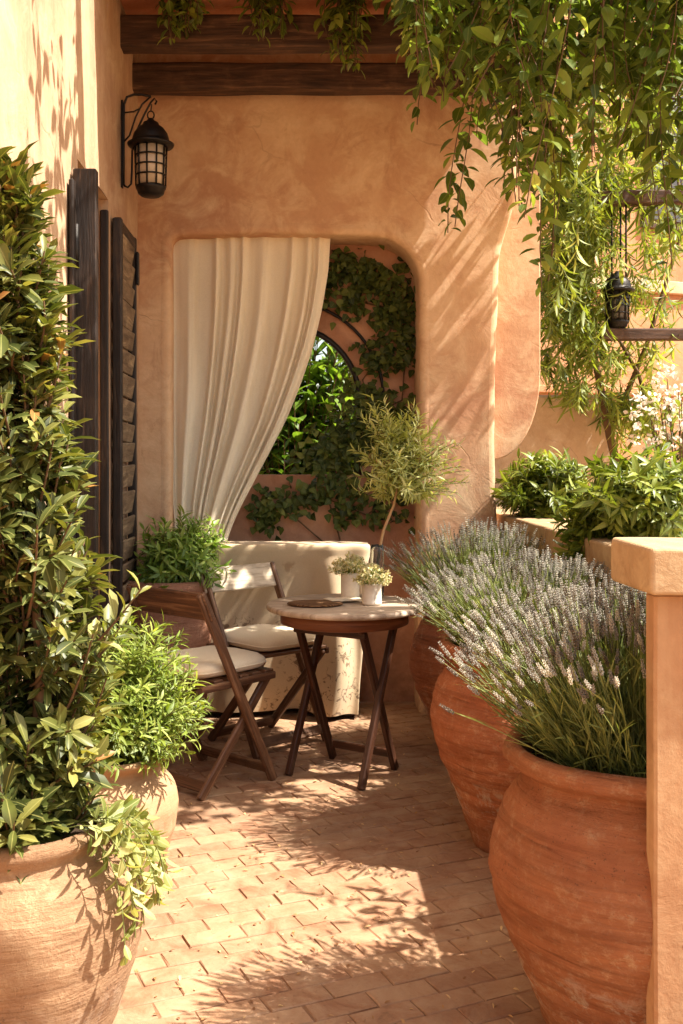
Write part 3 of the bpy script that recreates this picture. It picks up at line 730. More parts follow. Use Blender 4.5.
def lavender(parent, nst, zs_, rs, length, tilt, nw, avoid=None, lean=(0, 0)):
    a_ = RN.random(nst) * 6.28; q = np.sqrt(RN.random(nst))
    base = np.stack([rs * q * np.cos(a_), rs * q * np.sin(a_), np.full(nst, zs_)], 1)
    th = np.radians(tilt * q ** 1.6 + RN.normal(0, 5, nst)); a2 = a_ + RN.normal(0, .3, nst)
    d = np.stack([np.sin(th) * np.cos(a2) + lean[0], np.sin(th) * np.sin(a2) + lean[1], np.cos(th)], 1); d = nrm(d)
    L = length * (.78 + .3 * RN.random(nst)) * (1 - .10 * q)
    tip = base + d * L[:, None]
    bulge = np.stack([np.zeros(nst), np.zeros(nst), .07 * L * np.sin(th)], 1) + RN.normal(0, .006, (nst, 3))
    paths = bez(base, tip, bulge, 6)
    if avoid is not None:
        bad = avoid(tip) | avoid(paths[:, 3]); nb = int(bad.sum())
        base[bad, 1] = np.abs(base[bad, 1]) * .3 - .02; base[bad, 0] -= .03
        d[bad] = nrm(np.stack([RN.uniform(-.28, .16, nb), RN.uniform(-.02, .4, nb), np.ones(nb)], 1)); tip[bad] = base[bad] + d[bad] * L[bad, None]; bulge[bad] *= .3
        paths = bez(base, tip, bulge, 6)
        keep = ~avoid(tip) & ~avoid(paths[:, 3]); paths, tip, L, d = paths[keep], tip[keep], L[keep], d[keep]; nst = len(tip)
    st = tubes('stems', paths, np.linspace(.0014, .0009, 6)[None], M['l_lav'], parent, 3)
    T = nrm(nrm(paths[:, -1] - paths[:, -2]) + RN.normal(0, .13, (nst, 3))); ref = np.array([[.3, .2, 1.]]); A = nrm(np.cross(T, ref + RN.normal(0, .4, (nst, 3)))); B = np.cross(T, A)
    V, Fc = bud_template(nw); sl = .040 * (.55 + .55 * RN.random(nst)); sw = .025
    W = tip[:, None] - T[:, None] * .012 + (A[:, None] * V[None, :, 0:1] + B[:, None] * V[None, :, 1:2]) * sw + T[:, None] * V[None, :, 2:3] * sl[:, None, None]
    off = (np.arange(nst) * len(V))[:, None, None]
    tone = np.clip(.5 + RN.normal(0, .3, nst), 0, 1)
    rn = np.clip(np.repeat(tone, len(V)) + RN.normal(0, .12, nst * len(V)), 0, 1)
    npmesh('flowers', W.reshape(-1, 3), (off + Fc[None]).reshape(-1, 3), np.zeros((0, 4), int), {'rnd': rn, 'mid': np.ones(nst * len(V))}, M['f_lav'], parent, False)
    # narrow leaves up the lower part of the stems
    k = 7; idx = np.repeat(np.arange(nst), k); fr = RN.random(len(idx)) ** 1.2 * .72
    f = fr * 5; i0 = f.astype(int); P = paths[idx, i0] * (1 - (f - i0))[:, None] + paths[idx, np.minimum(i0 + 1, 5)] * (f - i0)[:, None]
    dd = nrm(paths[idx, np.minimum(i0 + 1, 5)] - paths[idx, i0]); T2 = nrm(dd + RN.normal(0, .32, (len(idx), 3)))
    rl = np.clip(.28 + .45 * fr + RN.normal(0, .16, len(idx)), 0, 1)
    leaves('foliage', P, T2, np.array([[0, 0, 1.]]) + RN.normal(0, .5, (len(idx), 3)), RN.uniform(.05, .10, len(idx)), RN.uniform(.0028, .0048, len(idx)), rl, M['l_lav'], parent, 'blade', .12, .1)

CAP_LO, CAP_HI = (.667, 1.98), (1.0, 2.24)
def pot_lav(loc, sr, sz, mat, label, nst, length, tilt, nw, rz, avoid=None, lean=(0, 0), seed=0):
    t_ = thing('potted_lavender', label, 'potted plant', loc, 0, 'lavender in big terracotta jars along the parapet')
    pot_mesh(scaled(JAR, sr, sz), mat, 'pot', t_, .012, seed, 128)
    soil(t_, .262 * sr, .66 * sz)
    n = 420; a_ = RN.random(n) * 6.28; q = np.sqrt(RN.random(n)) * .24 * sr; P = np.stack([q * np.cos(a_), q * np.sin(a_), np.full(n, .655 * sz)], 1)
    leaves('ground_foliage', P, np.stack([q * np.cos(a_) * 1.2 + RN.normal(0, .2, n), q * np.sin(a_) * 1.2 + RN.normal(0, .2, n), np.ones(n)], 1), RN.normal(0, 1, (n, 3)), RN.uniform(.06, .15, n), RN.uniform(.003, .005, n), np.clip(RN.normal(.3, .2, n), 0, 1), M['l_lav'], t_, 'blade', .2, .1)
    lavender(t_, nst, .66 * sz, .20 * sr, length, tilt, nw, avoid, lean)
    return t_
av1 = lambda p: ((p[:, 0] + .775 > .62) & (p[:, 1] + 2.36 < 2.27) & (p[:, 2] > 1.04)) | ((p[:, 0] + .775 > .645) & (p[:, 1] + 2.36 < 2.11)) | (p[:, 0] + .775 > 1.07)
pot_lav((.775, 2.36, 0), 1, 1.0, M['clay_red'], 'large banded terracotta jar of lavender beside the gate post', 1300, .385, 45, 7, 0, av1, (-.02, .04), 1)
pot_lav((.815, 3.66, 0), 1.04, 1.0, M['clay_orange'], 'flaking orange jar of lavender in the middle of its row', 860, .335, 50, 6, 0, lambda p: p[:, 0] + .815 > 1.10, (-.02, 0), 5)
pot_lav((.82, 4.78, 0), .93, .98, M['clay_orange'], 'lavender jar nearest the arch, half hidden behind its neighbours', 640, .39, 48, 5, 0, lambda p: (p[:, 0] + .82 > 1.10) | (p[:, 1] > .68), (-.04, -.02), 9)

# left front: tall laurel-like shrub in a buff pot
PA = (-.592, 2.2, 0)
t_ = thing('potted_shrub', 'tall glossy olive green shrub in a speckled buff clay pot', 'potted plant', PA)
POTA = [(r_, z_ * 1.055) for r_, z_ in [(.125, 0), (.138, .03), (.190, .13), (.236, .25), (.258, .355), (.253, .42), (.226, .472), (.188, .504), (.174, .516), (.188, .521), (.203, .532), (.207, .549), (.197, .565), (.180, .569), (.166, .556), (.16, .50)]]
pot_mesh(POTA, M['clay_buff'], 'pot', t_, .007, 3); soil(t_, .165, .56)
nT = 560; zt = RN.random(nT); tips = []
for i in range(nT):
    z = .60 + 1.36 * zt[i]
    rad = np.interp(z, [.60, .75, .9, 1.2, 1.47, 1.7, 1.96], [.16, .19, .20, .225, .18, .125, .03])
    a_ = RN.random() * 6.28; q = RN.random() ** .5 * (1.35 if RN.random() < .07 else 1)
    rad *= 1 + .45 * noise.noise(Vector((math.cos(a_) * 1.3, math.sin(a_) * 1.3, z * 4.2)))
    tips.append((rad * q * math.cos(a_) - .03, rad * q * math.sin(a_) * 1.15, z + .03 * RN.normal()))
for i in range(90):
    a_ = RN.random() * 6.28; q = RN.random() ** .5; tips.append((.19 * q * math.cos(a_), .20 * q * math.sin(a_), .63 + .20 * RN.random()))
tips = np.array(tips); ok = tips[:, 0] + PA[0] > -.83; tips = tips[ok]
bz = np.clip(tips[:, 2] - .02 - .24 * RN.random(len(tips)), .5, None)
bases = np.stack([tips[:, 0] * .35, tips[:, 1] * .35, bz], 1)
paths = bez(bases, tips, np.array([[0, 0, -.03]]) + RN.normal(0, .015, (len(tips), 3)), 7)
tubes('stems', paths, np.linspace(.004, .0018, 7)[None], M['stem'], t_, 5)
mb = MB()
for k in range(5):
    a_ = k * 1.3; mb.tube([(.05 * math.cos(a_), .05 * math.sin(a_), .5), (.08 * math.cos(a_ + .3), .08 * math.sin(a_ + .3), .9), (.06 * math.cos(a_), .06 * math.sin(a_), 1.35), (.02 * math.cos(a_), .02 * math.sin(a_), 1.85)], [.012, .010, .007, .003], 7)
mb.build('trunk', M['stem'], t_)
A = twig_leaves(paths, 19, .28, .053, .018, (78, 38), .6, .5, .95)
leaves('foliage', *A, M['l_laurel'], t_, 'obov', .22, .22)
# trailing sprigs over its rim
ns = 15; b_ = []; e_ = []
for k in range(ns):
    a_ = R(-45 + 62 * RN.random()); b_.append((.15 * math.cos(a_), .15 * math.sin(a_), .60)); l_ = .04 + .14 * RN.random()
    e_.append((.30 * math.cos(a_) + .02 * RN.normal(), .30 * math.sin(a_), .53 - l_))
paths = bez(np.array(b_), np.array(e_), np.array([[.06, -.03, .13]]), 9)
tubes('trailing_stems', paths, .0016, M['greenstem'], t_, 4)
A = twig_leaves(paths, 18, .15, .042, .018, (55, 40), .5, .35, .8)
leaves('trailing_foliage', *A, M['l_pale'], t_, 'oval', .25, .15)

# left second: cream pot with a bright fine-leaved bush
PB = (-.60, 3.2, 0)
t_ = thing('potted_shrub', 'small bright feathery bush in a smooth cream clay pot', 'potted plant', PB)
POTB = [(.125, 0), (.14, .03), (.186, .12), (.218, .22), (.226, .29), (.215, .345), (.182, .385), (.164, .402), (.164, .416), (.184, .428), (.206, .442), (.208, .454), (.192, .462), (.176, .45), (.165, .40)]
pot_mesh(POTB, M['clay_cream'], 'pot', t_, .004, 6); soil(t_, .172, .43)
tips = crown(300, (.09, -.04, .62), (.25, .26, .26), .45); tips = tips[(tips[:, 2] > .44) & (tips[:, 0] + PB[0] > -.84)]
bases = np.stack([tips[:, 0] * .3, tips[:, 1] * .3, np.clip(tips[:, 2] - .2, .44, .7)], 1)
paths = bez(bases, tips, np.array([[0, 0, .04]]) + RN.normal(0, .015, (len(tips), 3)), 7)
tubes('stems', paths, .0016, M['greenstem'], t_, 4)
A = twig_leaves(paths, 22, .3, .048, .0095, (70, 30), .5, .3, .8)
leaves('foliage', *A, M['l_bright'], t_, 'narrow', .35, .12)

# behind the chairs: tall clay planter with a deep green bush
PC = (-.635, 5.10, 0)
t_ = thing('potted_shrub', 'rounded dark green bush in a tall brown clay planter behind the chairs', 'potted plant', PC)
POTC = [(.155, 0), (.165, .03), (.190, .3), (.212, .62), (.218, .70), (.232, .71), (.236, .75), (.228, .765), (.205, .765), (.200, .72)]
pot_mesh(POTC, M['clay_box'], 'pot', t_, .004, 8); soil(t_, .20, .74)
tips = crown(260, (.06, -.03, .84), (.25, .23, .28), .45); tips = tips[(tips[:, 2] > .68) & (tips[:, 0] + PC[0] > -.85)]
bases = np.stack([tips[:, 0] * .3, tips[:, 1] * .3, np.full(len(tips), .74)], 1)
paths = bez(bases, tips, np.array([[0, 0, .07]]) + RN.normal(0, .012, (len(tips), 3)), 7)
tubes('stems', paths, .0016, M['greenstem'], t_, 4)
A = twig_leaves(paths, 18, .3, .062, .016, (65, 35), .6, .3, .8)
leaves('foliage', *A, M['l_fern'], t_, 'lance', .5, .12)

# ------------------------------------------------------------------ folding chairs
def chair(label, loc, rz, back_mat):
    """faces +X in its own frame"""
    t_ = thing('folding_chair', label, 'chair', loc, rz, 'folding chairs by the bistro table')
    w = .215
    for sd in (-1, 1):
        mb = MB(); mb.bar((-.215, sd * w, .82), (.20, sd * w, .0), .024, .042, (1, 0, .5), .005, .001, 4); mb.build('front_leg', M['chair'], t_)
        mb = MB(); mb.bar((.205, sd * (w - .03), .445), (-.19, sd * (w - .03), .0), .022, .040, (1, 0, -.5), .005, .001, 4); mb.build('rear_leg', M['chair'], t_)
    mb = MB(); mb.bar((-.188, -w - .02, .765), (-.188, w + .02, .765), .016, .125, (-.43, 0, .9), .004, .001, 5); bk = mb.build('backrest', back_mat, t_)
    mb = MB(); mb.bar((.172, -w, .055), (.172, w, .055), .02, .045, (-.43, 0, .9), .004); mb.build('stretcher', M['chair'], t_)
    mb = MB(); mb.bar((-.155, -w + .03, .04), (-.155, w - .03, .04), .02, .045, (.43, 0, .9), .004); mb.build('stretcher', M['chair'], t_)
    mb = MB()
    for k in range(6): mb.bar((-.175 + k * .073, -w + .012, .455), (-.175 + k * .073, w - .012, .455), .05, .016, (0, 0, 1), .003)
    mb.bar((-.2, w - .012, .438), (.22, w - .012, .438), .02, .03); mb.bar((-.2, -w + .012, .438), (.22, -w + .012, .438), .02, .03)
    mb.build('seat', M['chair'], t_)
    # cushion
    mb = MB(); rg = []; nA, nB = 56, 16
    for b in range(nB + 1):
        ph = -math.pi / 2 + math.pi * b / nB; cz = math.sin(ph); cr = max(math.cos(ph), 0) ** .38; row = []
        zz = math.copysign(abs(cz) ** .75, cz)
        for a in range(nA):
            th = 2 * math.pi * a / nA; cx, cy = math.cos(th), math.sin(th); e = .30
            x = .205 * math.copysign(abs(cx) ** e, cx) * cr; y = .19 * math.copysign(abs(cy) ** e, cy) * cr
            wr = .005 * noise.noise(Vector((x * 14, y * 14, zz + loc[0] * 9))) + .007 * noise.noise(Vector((x * 5, y * 5, 3 + loc[1])))
            row.append((x + .012, y, .497 + .036 * zz + wr * (.4 + .6 * (zz > 0))))
        rg.append(row)
    mb.rings(rg, True, False, True); cs = mb.build('cushion', M['cushion'], t_)
    mb = MB(); pts = []
    for a in range(nA + 1):
        th = 2 * math.pi * a / nA; cx, cy = math.cos(th), math.sin(th); e = .30
        pts.append((.206 * math.copysign(abs(cx) ** e, cx) + .012, .191 * math.copysign(abs(cy) ** e, cy), .493))
    mb.tube(pts, .004, 5); mb.build('piping', M['cushion'], cs)
    return t_
chair('brown folding chair with a dark wooden backrest, nearer the cream pot', (-.405, 4.36, 0), R(48), M['chair'])
chair('folding chair with a whitewashed backrest, on the arch side of the table', (-.165, 4.96, 0), R(-48), M['white_wood'])

# ------------------------------------------------------------------ bistro table
TC = (.19, 4.46, 0)
tb = thing('bistro_table', 'round wooden bistro table on crossed dark legs', 'table', TC)
mb = MB()
mb.lathe([(.0, .702), (.326, .702), (.333, .705), (.335, .714), (.332, .723), (.326, .7265), (.0015, .727)], 72, wob=.002, closed_bot=False)
n = len(mb.v)
for i, f in enumerate(mb.f): mb.uv[i] = [(mb.v[q][0], mb.v[q][1]) for q in f]
top = mb.build('tabletop', M['grey_top'], tb)
mb = MB(); mb.lathe([(.265, .7015), (.274, .700), (.274, .648), (.264, .644), (.257, .648), (.257, .70)], 64, closed_bot=False)
mb.build('apron', M['apron'], tb)
D = Vector((.55, .83, 0)).normalized(); Wd = Vector((.83, -.55, 0)).normalized()
for sd in (-1, 1):
    for fd in (-1, 1):
        off = Wd * (sd * (.178 if fd < 0 else .158))
        mb = MB(); mb.bar(off + D * (-fd * .13) + Vector((0, 0, .665)), off + D * (fd * .165), .026, .036, D, .005, .001, 4)
        mb.build('leg', M['leg'], tb)
mb = MB(); p = D * .152 + Vector((0, 0, .07)); mb.bar(p - Wd * .158, p + Wd * .158, .022, .035, (0, 0, 1), .004); mb.build('stretcher', M['leg'], tb)
mb = MB(); p = D * -.12 + Vector((0, 0, .62)); mb.bar(p - Wd * .178, p + Wd * .178, .022, .03, (0, 0, 1), .004); mb.build('stretcher', M['leg'], tb)

TT = .729
mb = MB(); mb.lathe([(.0, 0), (.098, 0), (.104, .004), (.100, .009), (.07, .011), (.0015, .011)], 48, wob=.003, closed_bot=False)
pm = mb.build('placemat', M['straw']); pm.location = (TC[0] - .125, TC[1] - .055, TT); pm.scale = (1.15, .9, 1); tag(pm, 'round brown woven straw mat lying on the table', 'placemat')
t_ = thing('napkin', 'folded pale linen napkin beside the straw mat', 'napkin', (TC[0] + .0, TC[1] + .05, TT), R(20))
mb = MB(); rg = []
for i in range(15):
    x = -.075 + .15 * i / 14; rg.append([(x, -.05 + .10 * k / 8, .006 + .003 * noise.noise(Vector((x * 30, k * .4, 1)))) for k in range(9)])
mb.rings(rg, False, False, True); o = mb.build('cloth', M['cushion'], t_); o.modifiers.new('t', 'SOLIDIFY').thickness = .005

def flower_tin(label, loc, r, h, sp):
    t_ = thing('flower_tin', label, 'flower pot', loc, 0, 'flower tins on the table')
    mb = MB(); mb.lathe([(r * .97, 0), (r, .004), (r, h * .05), (r * 1.02, h * .07), (r, h * .1), (r, h * .9), (r * 1.03, h * .93), (r, h * .97), (r * 1.02, h), (r * .96, h), (r * .95, h * .8)], 40, wob=.0006)
    mb.build('tin', M['tin'], t_); soil(t_, r * .95, h * .86)
    n = 190; d = nrm(RN.normal(0, 1, (n, 3)) * [1, 1, .7] + [0, 0, .75]); d[:, 2] = np.abs(d[:, 2]) * .9 + .12
    tip = np.array([[0, 0, h * .9]]) + d * (sp * (.65 + .4 * RN.random(n)))[:, None]; base = np.stack([RN.normal(0, r * .35, n), RN.normal(0, r * .35, n), np.full(n, h * .88)], 1)
    paths = bez(base, tip, np.array([[0, 0, .01]]), 4); tubes('stems', paths, .0007, M['l_bright'], t_, 3)
    A = twig_leaves(paths, 5, .15, .018, .004, (40, 25), .4); leaves('foliage', *A, M['l_bright'], t_, 'narrow', .2, .1)
    k = 9; P = np.repeat(tip, k, 0) + RN.normal(0, .0035, (n * k, 3)); T = nrm(RN.normal(0, 1, (n * k, 3)) + np.repeat(d, k, 0) * .8)
    leaves('flowers', P, T, RN.normal(0, 1, (n * k, 3)), RN.uniform(.006, .011, n * k), RN.uniform(.005, .008, n * k), np.clip(RN.normal(.55, .25, n * k), 0, 1), M['f_yellow'], t_, 'oval', .1, .1)
    return t_
flower_tin('taller white tin of cream flowers, farther back on the table', (.222, 4.60, TT), .041, .115, .088)
flower_tin('shorter white tin of cream flowers nearer the front of the table', (.305, 4.42, TT), .042, .090, .080)
vs = thing('glass_vase', 'clear glass vase holding a leafy pale branch on the table', 'vase', (.345, 4.66, TT))
mb = MB(); mb.lathe([(.026, 0), (.03, .004), (.033, .10), (.031, .20), (.030, .232), (.028, .232), (.029, .20), (.031, .10), (.028, .012), (.0015, .010)], 32)
mb.build('glass', M['clear'], vs)
br = thing('leafy_branch', 'pale leafy cut branch leaning out of the glass vase', 'branch', (.345, 4.66, TT))
mb = MB(); mb.tube([(-.015, 0, .02), (.012, .0, .22), (.03, 0, .30), (.075, .0, .41), (.10, .02, .52), (.10, .03, .70)], [.007, .007, .0065, .006, .0045, .003], 7); mb.build('stem', M['palestem'], br)
tips = np.concatenate([crown(130, (.13, .0, .59), (.30, .22, .25), .42), crown(40, (.08, .02, .80), (.17, .13, .13), .6)])
tips = tips[tips[:, 2] > .43]
bases = np.stack([.09 + (tips[:, 0] - .09) * .15, tips[:, 1] * .15, .42 + (tips[:, 2] - .40) * .45], 1)
paths = bez(bases, tips, np.array([[0, 0, .03]]) + RN.normal(0, .012, (len(tips), 3)), 7)
tubes('twigs', paths, .0013, M['greenstem'], br, 4)
A = twig_leaves(paths, 16, .3, .052, .0095, (60, 30), .5, .3, .8); leaves('foliage', *A, M['l_olive'], br, 'narrow', .45, .1)

# ------------------------------------------------------------------ ivy in the recess
iv = thing('climbing_ivy', 'dark ivy climbing over the back of the arched recess', 'ivy', (.2, NY, 0))
blobs = [(345, 262, 18, 16, 60), (372, 275, 26, 18, 150), (395, 310, 22, 34, 230), (352, 300, 18, 14, 70), (405, 345, 14, 22, 80), (378, 355, 22, 20, 90), (368, 400, 20, 24, 110), (352, 432, 22, 24, 150), (330, 455, 30, 18, 170), (380, 430, 26, 26, 110), (405, 420, 14, 26, 70), (345, 490, 44, 18, 170), (268, 508, 16, 20, 120), (300, 500, 22, 12, 50), (400, 480, 20, 30, 90), (365, 515, 40, 10, 60), (330, 285, 8, 20, 40)]
P = []
for (bx, by, rx, ry, n_) in blobs:
    for _ in range(n_):
        x, y = RN.normal(0, .55, 2); q = at(bx + x * rx, by + y * ry, NY - .01 - .07 * RN.random()); P.append((q.x - .2, q.y - NY, q.z))
P = np.array(P); n = len(P)
# keep leaves clear of the opening itself except along its edge
dx, dz = P[:, 0] + .2 - WCX, P[:, 2] - WCZ
keep = ~((np.hypot(dx, dz) < WR - .03) & (dz > .12)); P = P[keep]; n = len(P)
T = nrm(np.stack([RN.normal(0, .8, n), RN.normal(-.5, .3, n), RN.normal(-.5, .6, n)], 1)); Nn = np.stack([RN.normal(0, .35, n), -np.ones(n), RN.normal(.6, .35, n)], 1)
leaves('foliage', P, T, Nn, RN.uniform(.032, .058, n), RN.uniform(.028, .046, n), np.clip(RN.normal(.42, .22, n), 0, 1), M['l_ivy'], iv, 'ivy', .25, .15)
mb = MB()
for pl in ([(352, 640), (345, 560), (330, 500), (345, 450), (372, 415), (365, 380), (385, 350), (395, 310), (375, 280), (345, 262), (332, 250)], [(345, 560), (300, 520), (268, 505)], [(372, 415), (400, 400), (408, 350)], [(395, 310), (352, 300), (335, 290)], [(330, 500), (365, 515), (400, 490), (405, 420)]):
    pts = []
    for i, (px, py) in enumerate(pl):
        q = at(px + random.uniform(-3, 3), py, NY - .014); pts.append((q.x - .2, q.y - NY, q.z))
    mb.tube(pts, .004, 6)
mb.build('stem', M['stem'], iv)

# ------------------------------------------------------------------ shrub beyond the round-headed opening
def bush(name, label, cat, loc, tips, base_z, per, L, W, mat, shape, droop=.3, spread=(65, 30), stem_r=.003, q0=.3, group=None, stemmat='stem', inner=.3, up=.6, fold=.15):
    t_ = thing(name, label, cat, loc, 0, group)
    bases = np.stack([tips[:, 0] * inner, tips[:, 1] * inner, base_z + (tips[:, 2] - base_z) * .35], 1)
    paths = bez(bases, tips, np.array([[0, 0, .06]]) + RN.normal(0, .02, (len(tips), 3)), 7)
    tubes('stems', paths, stem_r, M[stemmat], t_, 4)
    leaves('foliage', *twig_leaves(paths, per, q0, L, W, spread, up, .3, .85), mat, t_, shape, droop, fold)
    return t_
gs = bush('garden_shrub', 'bright broad leaved garden bush seen through the arched opening', 'bush', (-.1, 7.25, 0), crown(300, (0, 0, 1.85), (1.1, .5, 1.1), .5), .3, 12, .15, .066, M['l_garden'], 'oval', .35)
mb = MB(); mb.tube([(0, 0, -.05), (.03, 0, .5), (0, .02, 1.2)], [.03, .025, .012], 8); mb.build('trunk', M['stem'], gs)

# ------------------------------------------------------------------ parapet, timber post, low garden wall
PX0, PX1 = 1.12, 1.42
pp = thing('parapet', 'low peach stucco parapet with stone coping behind the jars', 'parapet', (PX0, 2.22, 0))
mb = MB(); rg = []
ys = [.0 + 4.98 * i / 60 for i in range(61)]
for x, zz in ((0, 0), (0, .5), (0, .895), (.01, .905), (.29, .905), (.3, .895), (.3, 0)):
    rg.append([(x + .006 * noise.noise(Vector((y * 3, zz * 3, x))), y, zz) for y in ys])
mb.rings(rg[::-1], False, False, False)
b_ = mb.add([(0, 0, 0), (.3, 0, 0), (.3, 0, .9), (0, 0, .9)]); mb.face([b_ + i for i in range(4)])
mb.build('wall_body', M['stucco_pale'], pp)
y = .0
for L_ in (.48, .74, .62, .55, .66, .5, .6, .75):
    mb = MB(); mb.bar((.15, y + .006, .975), (.15, y + L_ - .006, .975 + random.gauss(0, .003)), .37, .14, (0, 0, 1), .012, .005, 14); mb.build('coping_stone', M['cap'], pp); y += L_
ps = thing('gate_post', 'ochre plastered gate post with a heavy stone cap', 'post', (.675, 2.0, 0))
mb = MB(); mb.box((.014, .02, -.01), (.31, .075, 1.086), .006, .0015, 20, 2); mb.build('shaft', M['stucco_post'], ps)
mb = MB(); mb.box((-.008, -.02, 1.088), (.33, .24, 1.178), .009, .007, 20, 0); mb.build('cap_stone', M['cap'], ps)
gw = thing('garden_wall', 'low pale peach garden wall beyond the parapet', 'wall', (1.0, 7.1, 0))
mb = MB(); mb.box((.0, 0, 0), (1.14, .25, 1.78), .02, .006, 20, 0); mb.build('wall_body', M['stucco_pale'], gw)
mb = MB(); mb.box((-.5, -.3, 1.26), (.25, -.02, 1.31), .012, .004, 8, 0); 

# shrubs along the parapet
t1 = crown(150, (-.02, 0, 1.20), (.26, .26, .19), .45); t1 = t1[t1[:, 2] > 1.03]
bush('parapet_shrub', 'smaller rounded green shrub on the parapet next to the arched wall', 'shrub', (1.29, 5.42, 0), t1, 1.0, 16, .075, .021, M['l_parapet'], 'lance', .4, (65, 35), .002, .3, 'leafy shrubs on the parapet', 'greenstem')
t2 = np.concatenate([crown(230, (0, 0, 1.18), (.24, .30, .22), .45), crown(26, (-.22, .08, 1.02), (.08, .14, .13), .6)]); t2 = t2[(t2[:, 2] > 1.02) | (t2[:, 0] < -.17)]
bush('parapet_shrub', 'larger spreading green shrub drooping over the parapet coping', 'shrub', (1.28, 3.95, 0), t2, 1.05, 17, .070, .020, M['l_parapet'], 'lance', .4, (65, 35), .002, .3, 'leafy shrubs on the parapet', 'greenstem')

t3 = np.concatenate([crown(34, (0.05, 0, 1.18), (.16, .22, .16), .5), np.stack([RN.uniform(-.12, .35, 11), RN.normal(0, .30, 11), RN.uniform(1.4, 2.0, 11)], 1)]); t3 = t3[t3[:, 2] > 1.06]  # added beyond the frame: long stems throw streaky shadows over the paving
bush('parapet_shrub', 'arching shrub added out of view on the parapet to streak the floor with shade', 'shrub', (1.3, 2.85, 0), t3, 1.05, 13, .075, .022, M['l_parapet'], 'lance', .4, (65, 35), .002, .25, 'leafy shrubs on the parapet', 'greenstem')

# ------------------------------------------------------------------ far house, its timber frame and lantern
fh = thing('neighbour_house', 'sunlit orange stucco house front beyond the garden', 'house', (2.0, 9.2, 0), R(24))
mb = MB(); mb.box((-.6, 0, -.05), (7, .3, 7.5), .02, .0, 1, 0); mb.build('wall', M['stucco_far'], fh)
mb = MB(); mb.box((-.62, -.06, 2.90), (7, -.003, 3.02), .01, .003, 30, 0); mb.build('string_course', M['stucco_pale'], fh)
mb = MB(); mb.box((-.62, -.045, 1.93), (7, -.003, 2.0), .01, .003, 30, 0); mb.build('string_course', M['stucco_far'], fh)
mb = MB(); mb.box((1.3, -.05, 3.5), (2.3, -.004, 5.0), .01); w_ = mb.build('window', M['farbeam'], fh)
mb = MB(); mb.box((1.38, -.06, 3.58), (2.22, -.052, 4.92), .003); mb.build('pane', M['iron_glass'], w_)
tf = thing('trellis', 'old brown timber trellis standing in the garden', 'trellis', (2.0, 6.62, 0))
mb = MB(); mb.bar((-.10, 0, 2.135), (1.3, 0, 2.135), .09, .075, (0, 0, 1), .008, .004, 16); mb.build('rail', M['farbeam'], tf)
mb = MB(); mb.bar((-.15, 0, 3.0), (1.3, 0, 3.02), .09, .085, (0, 0, 1), .008, .004, 16); mb.build('rail', M['farbeam'], tf)
mb = MB(); mb.box((1.12, -.05, -.05), (1.22, .05, 3.3), .008, .003, 14, 2); mb.build('post', M['farbeam'], tf)
l2 = lantern('garden_lantern', 'dark lantern standing on the timber rail in the garden', (2.02, 6.62, 2.174), True, .98)
mb = MB()
for dx in (-.035, 0.02, .055): mb.tube([(dx, 0, .33 if dx != .02 else .36), (dx, 0, .785)], .006, 6)
mb.build('hanging_rod', M['iron'], l2)
# willowy tree behind the parapet
wt = thing('willowy_tree', 'slender tree with drooping yellow green leaves beyond the parapet', 'tree', (1.95, 6.9, 0))
cl = []
for (bx, by, rx, ry, n_) in [(560, 190, 34, 40, 70), (575, 250, 36, 40, 90), (560, 310, 26, 40, 70), (585, 335, 26, 26, 45), (600, 210, 40, 40, 60), (560, 380, 20, 22, 16), (600, 372, 22, 16, 14), (640, 300, 26, 26, 14), (660, 250, 26, 26, 16), (630, 420, 34, 24, 40), (650, 365, 26, 16, 10), (575, 405, 16, 10, 8), (640, 160, 50, 40, 40), (620, 110, 60, 40, 50)]:
    for _ in range(int(n_ * 1.7)):
        x, y = RN.normal(0, .6, 2); q = at(bx + x * rx, by + y * ry, 6.9 + RN.normal(0, .28)); cl.append((q.x - 1.95, q.y - 6.9, q.z))
cl = np.array(cl); cl = cl[(cl[:, 0] + 1.95 > 1.36 + .0)]
bases = cl + np.stack([RN.normal(.04, .10, len(cl)), RN.normal(0, .08, len(cl)), RN.uniform(.06, .2, len(cl))], 1)
paths = bez(bases, cl, np.array([[0, 0, .06]]), 6); tubes('stems', paths, .002, M['greenstem'], wt, 4)
A = twig_leaves(paths, 10, .25, .115, .018, (60, 35), .3, .3, .9); A = (A[0], nrm(A[1] + np.array([[0, 0, -.55]])), *A[2:])
leaves('foliage', *A, M['l_bamboo'], wt, 'lance', .35, .12)
mb = MB(); mb.tube([(.35, .1, -.05), (.3, .1, .8), (.12, .05, 1.5), (-.05, 0, 2.3), (-.2, 0, 3.0), (-.3, 0, 3.6)], [.04, .035, .028, .02, .014, .006], 8)
mb.tube([(.3, .1, .8), (.45, .05, 1.4), (.3, 0, 1.9), (-.1, 0, 2.6)], [.025, .02, .014, .006], 8); mb.tube([(.12, .05, 1.5), (.35, 0, 2.1), (.6, 0, 2.9), (.5, 0, 3.6)], [.02, .016, .012, .005], 8)
mb.build('trunk', M['stem'], wt)
# white flowering shrub
fs = bush('flowering_shrub', 'shrub with white blossom at the garden end of the parapet', 'shrub', (2.35, 6.35, 0), crown(90, (0, 0, 1.45), (.36, .3, .50), .5), .2, 9, .08, .022, M['l_parapet'], 'lance', .3)
tp = crown(150, (-.02, -.05, 1.55), (.34, .28, .42), .45); k = 6
P = np.repeat(tp, k, 0) + RN.normal(0, .012, (150 * k, 3)); T = RN.normal(0, 1, (150 * k, 3))
leaves('blossom', P, T, RN.normal(0, 1, (150 * k, 3)) + [0, -.6, .6], RN.uniform(.02, .038, 150 * k), RN.uniform(.016, .028, 150 * k), RN.random(150 * k), M['f_white'], fs, 'oval', .2, .15)

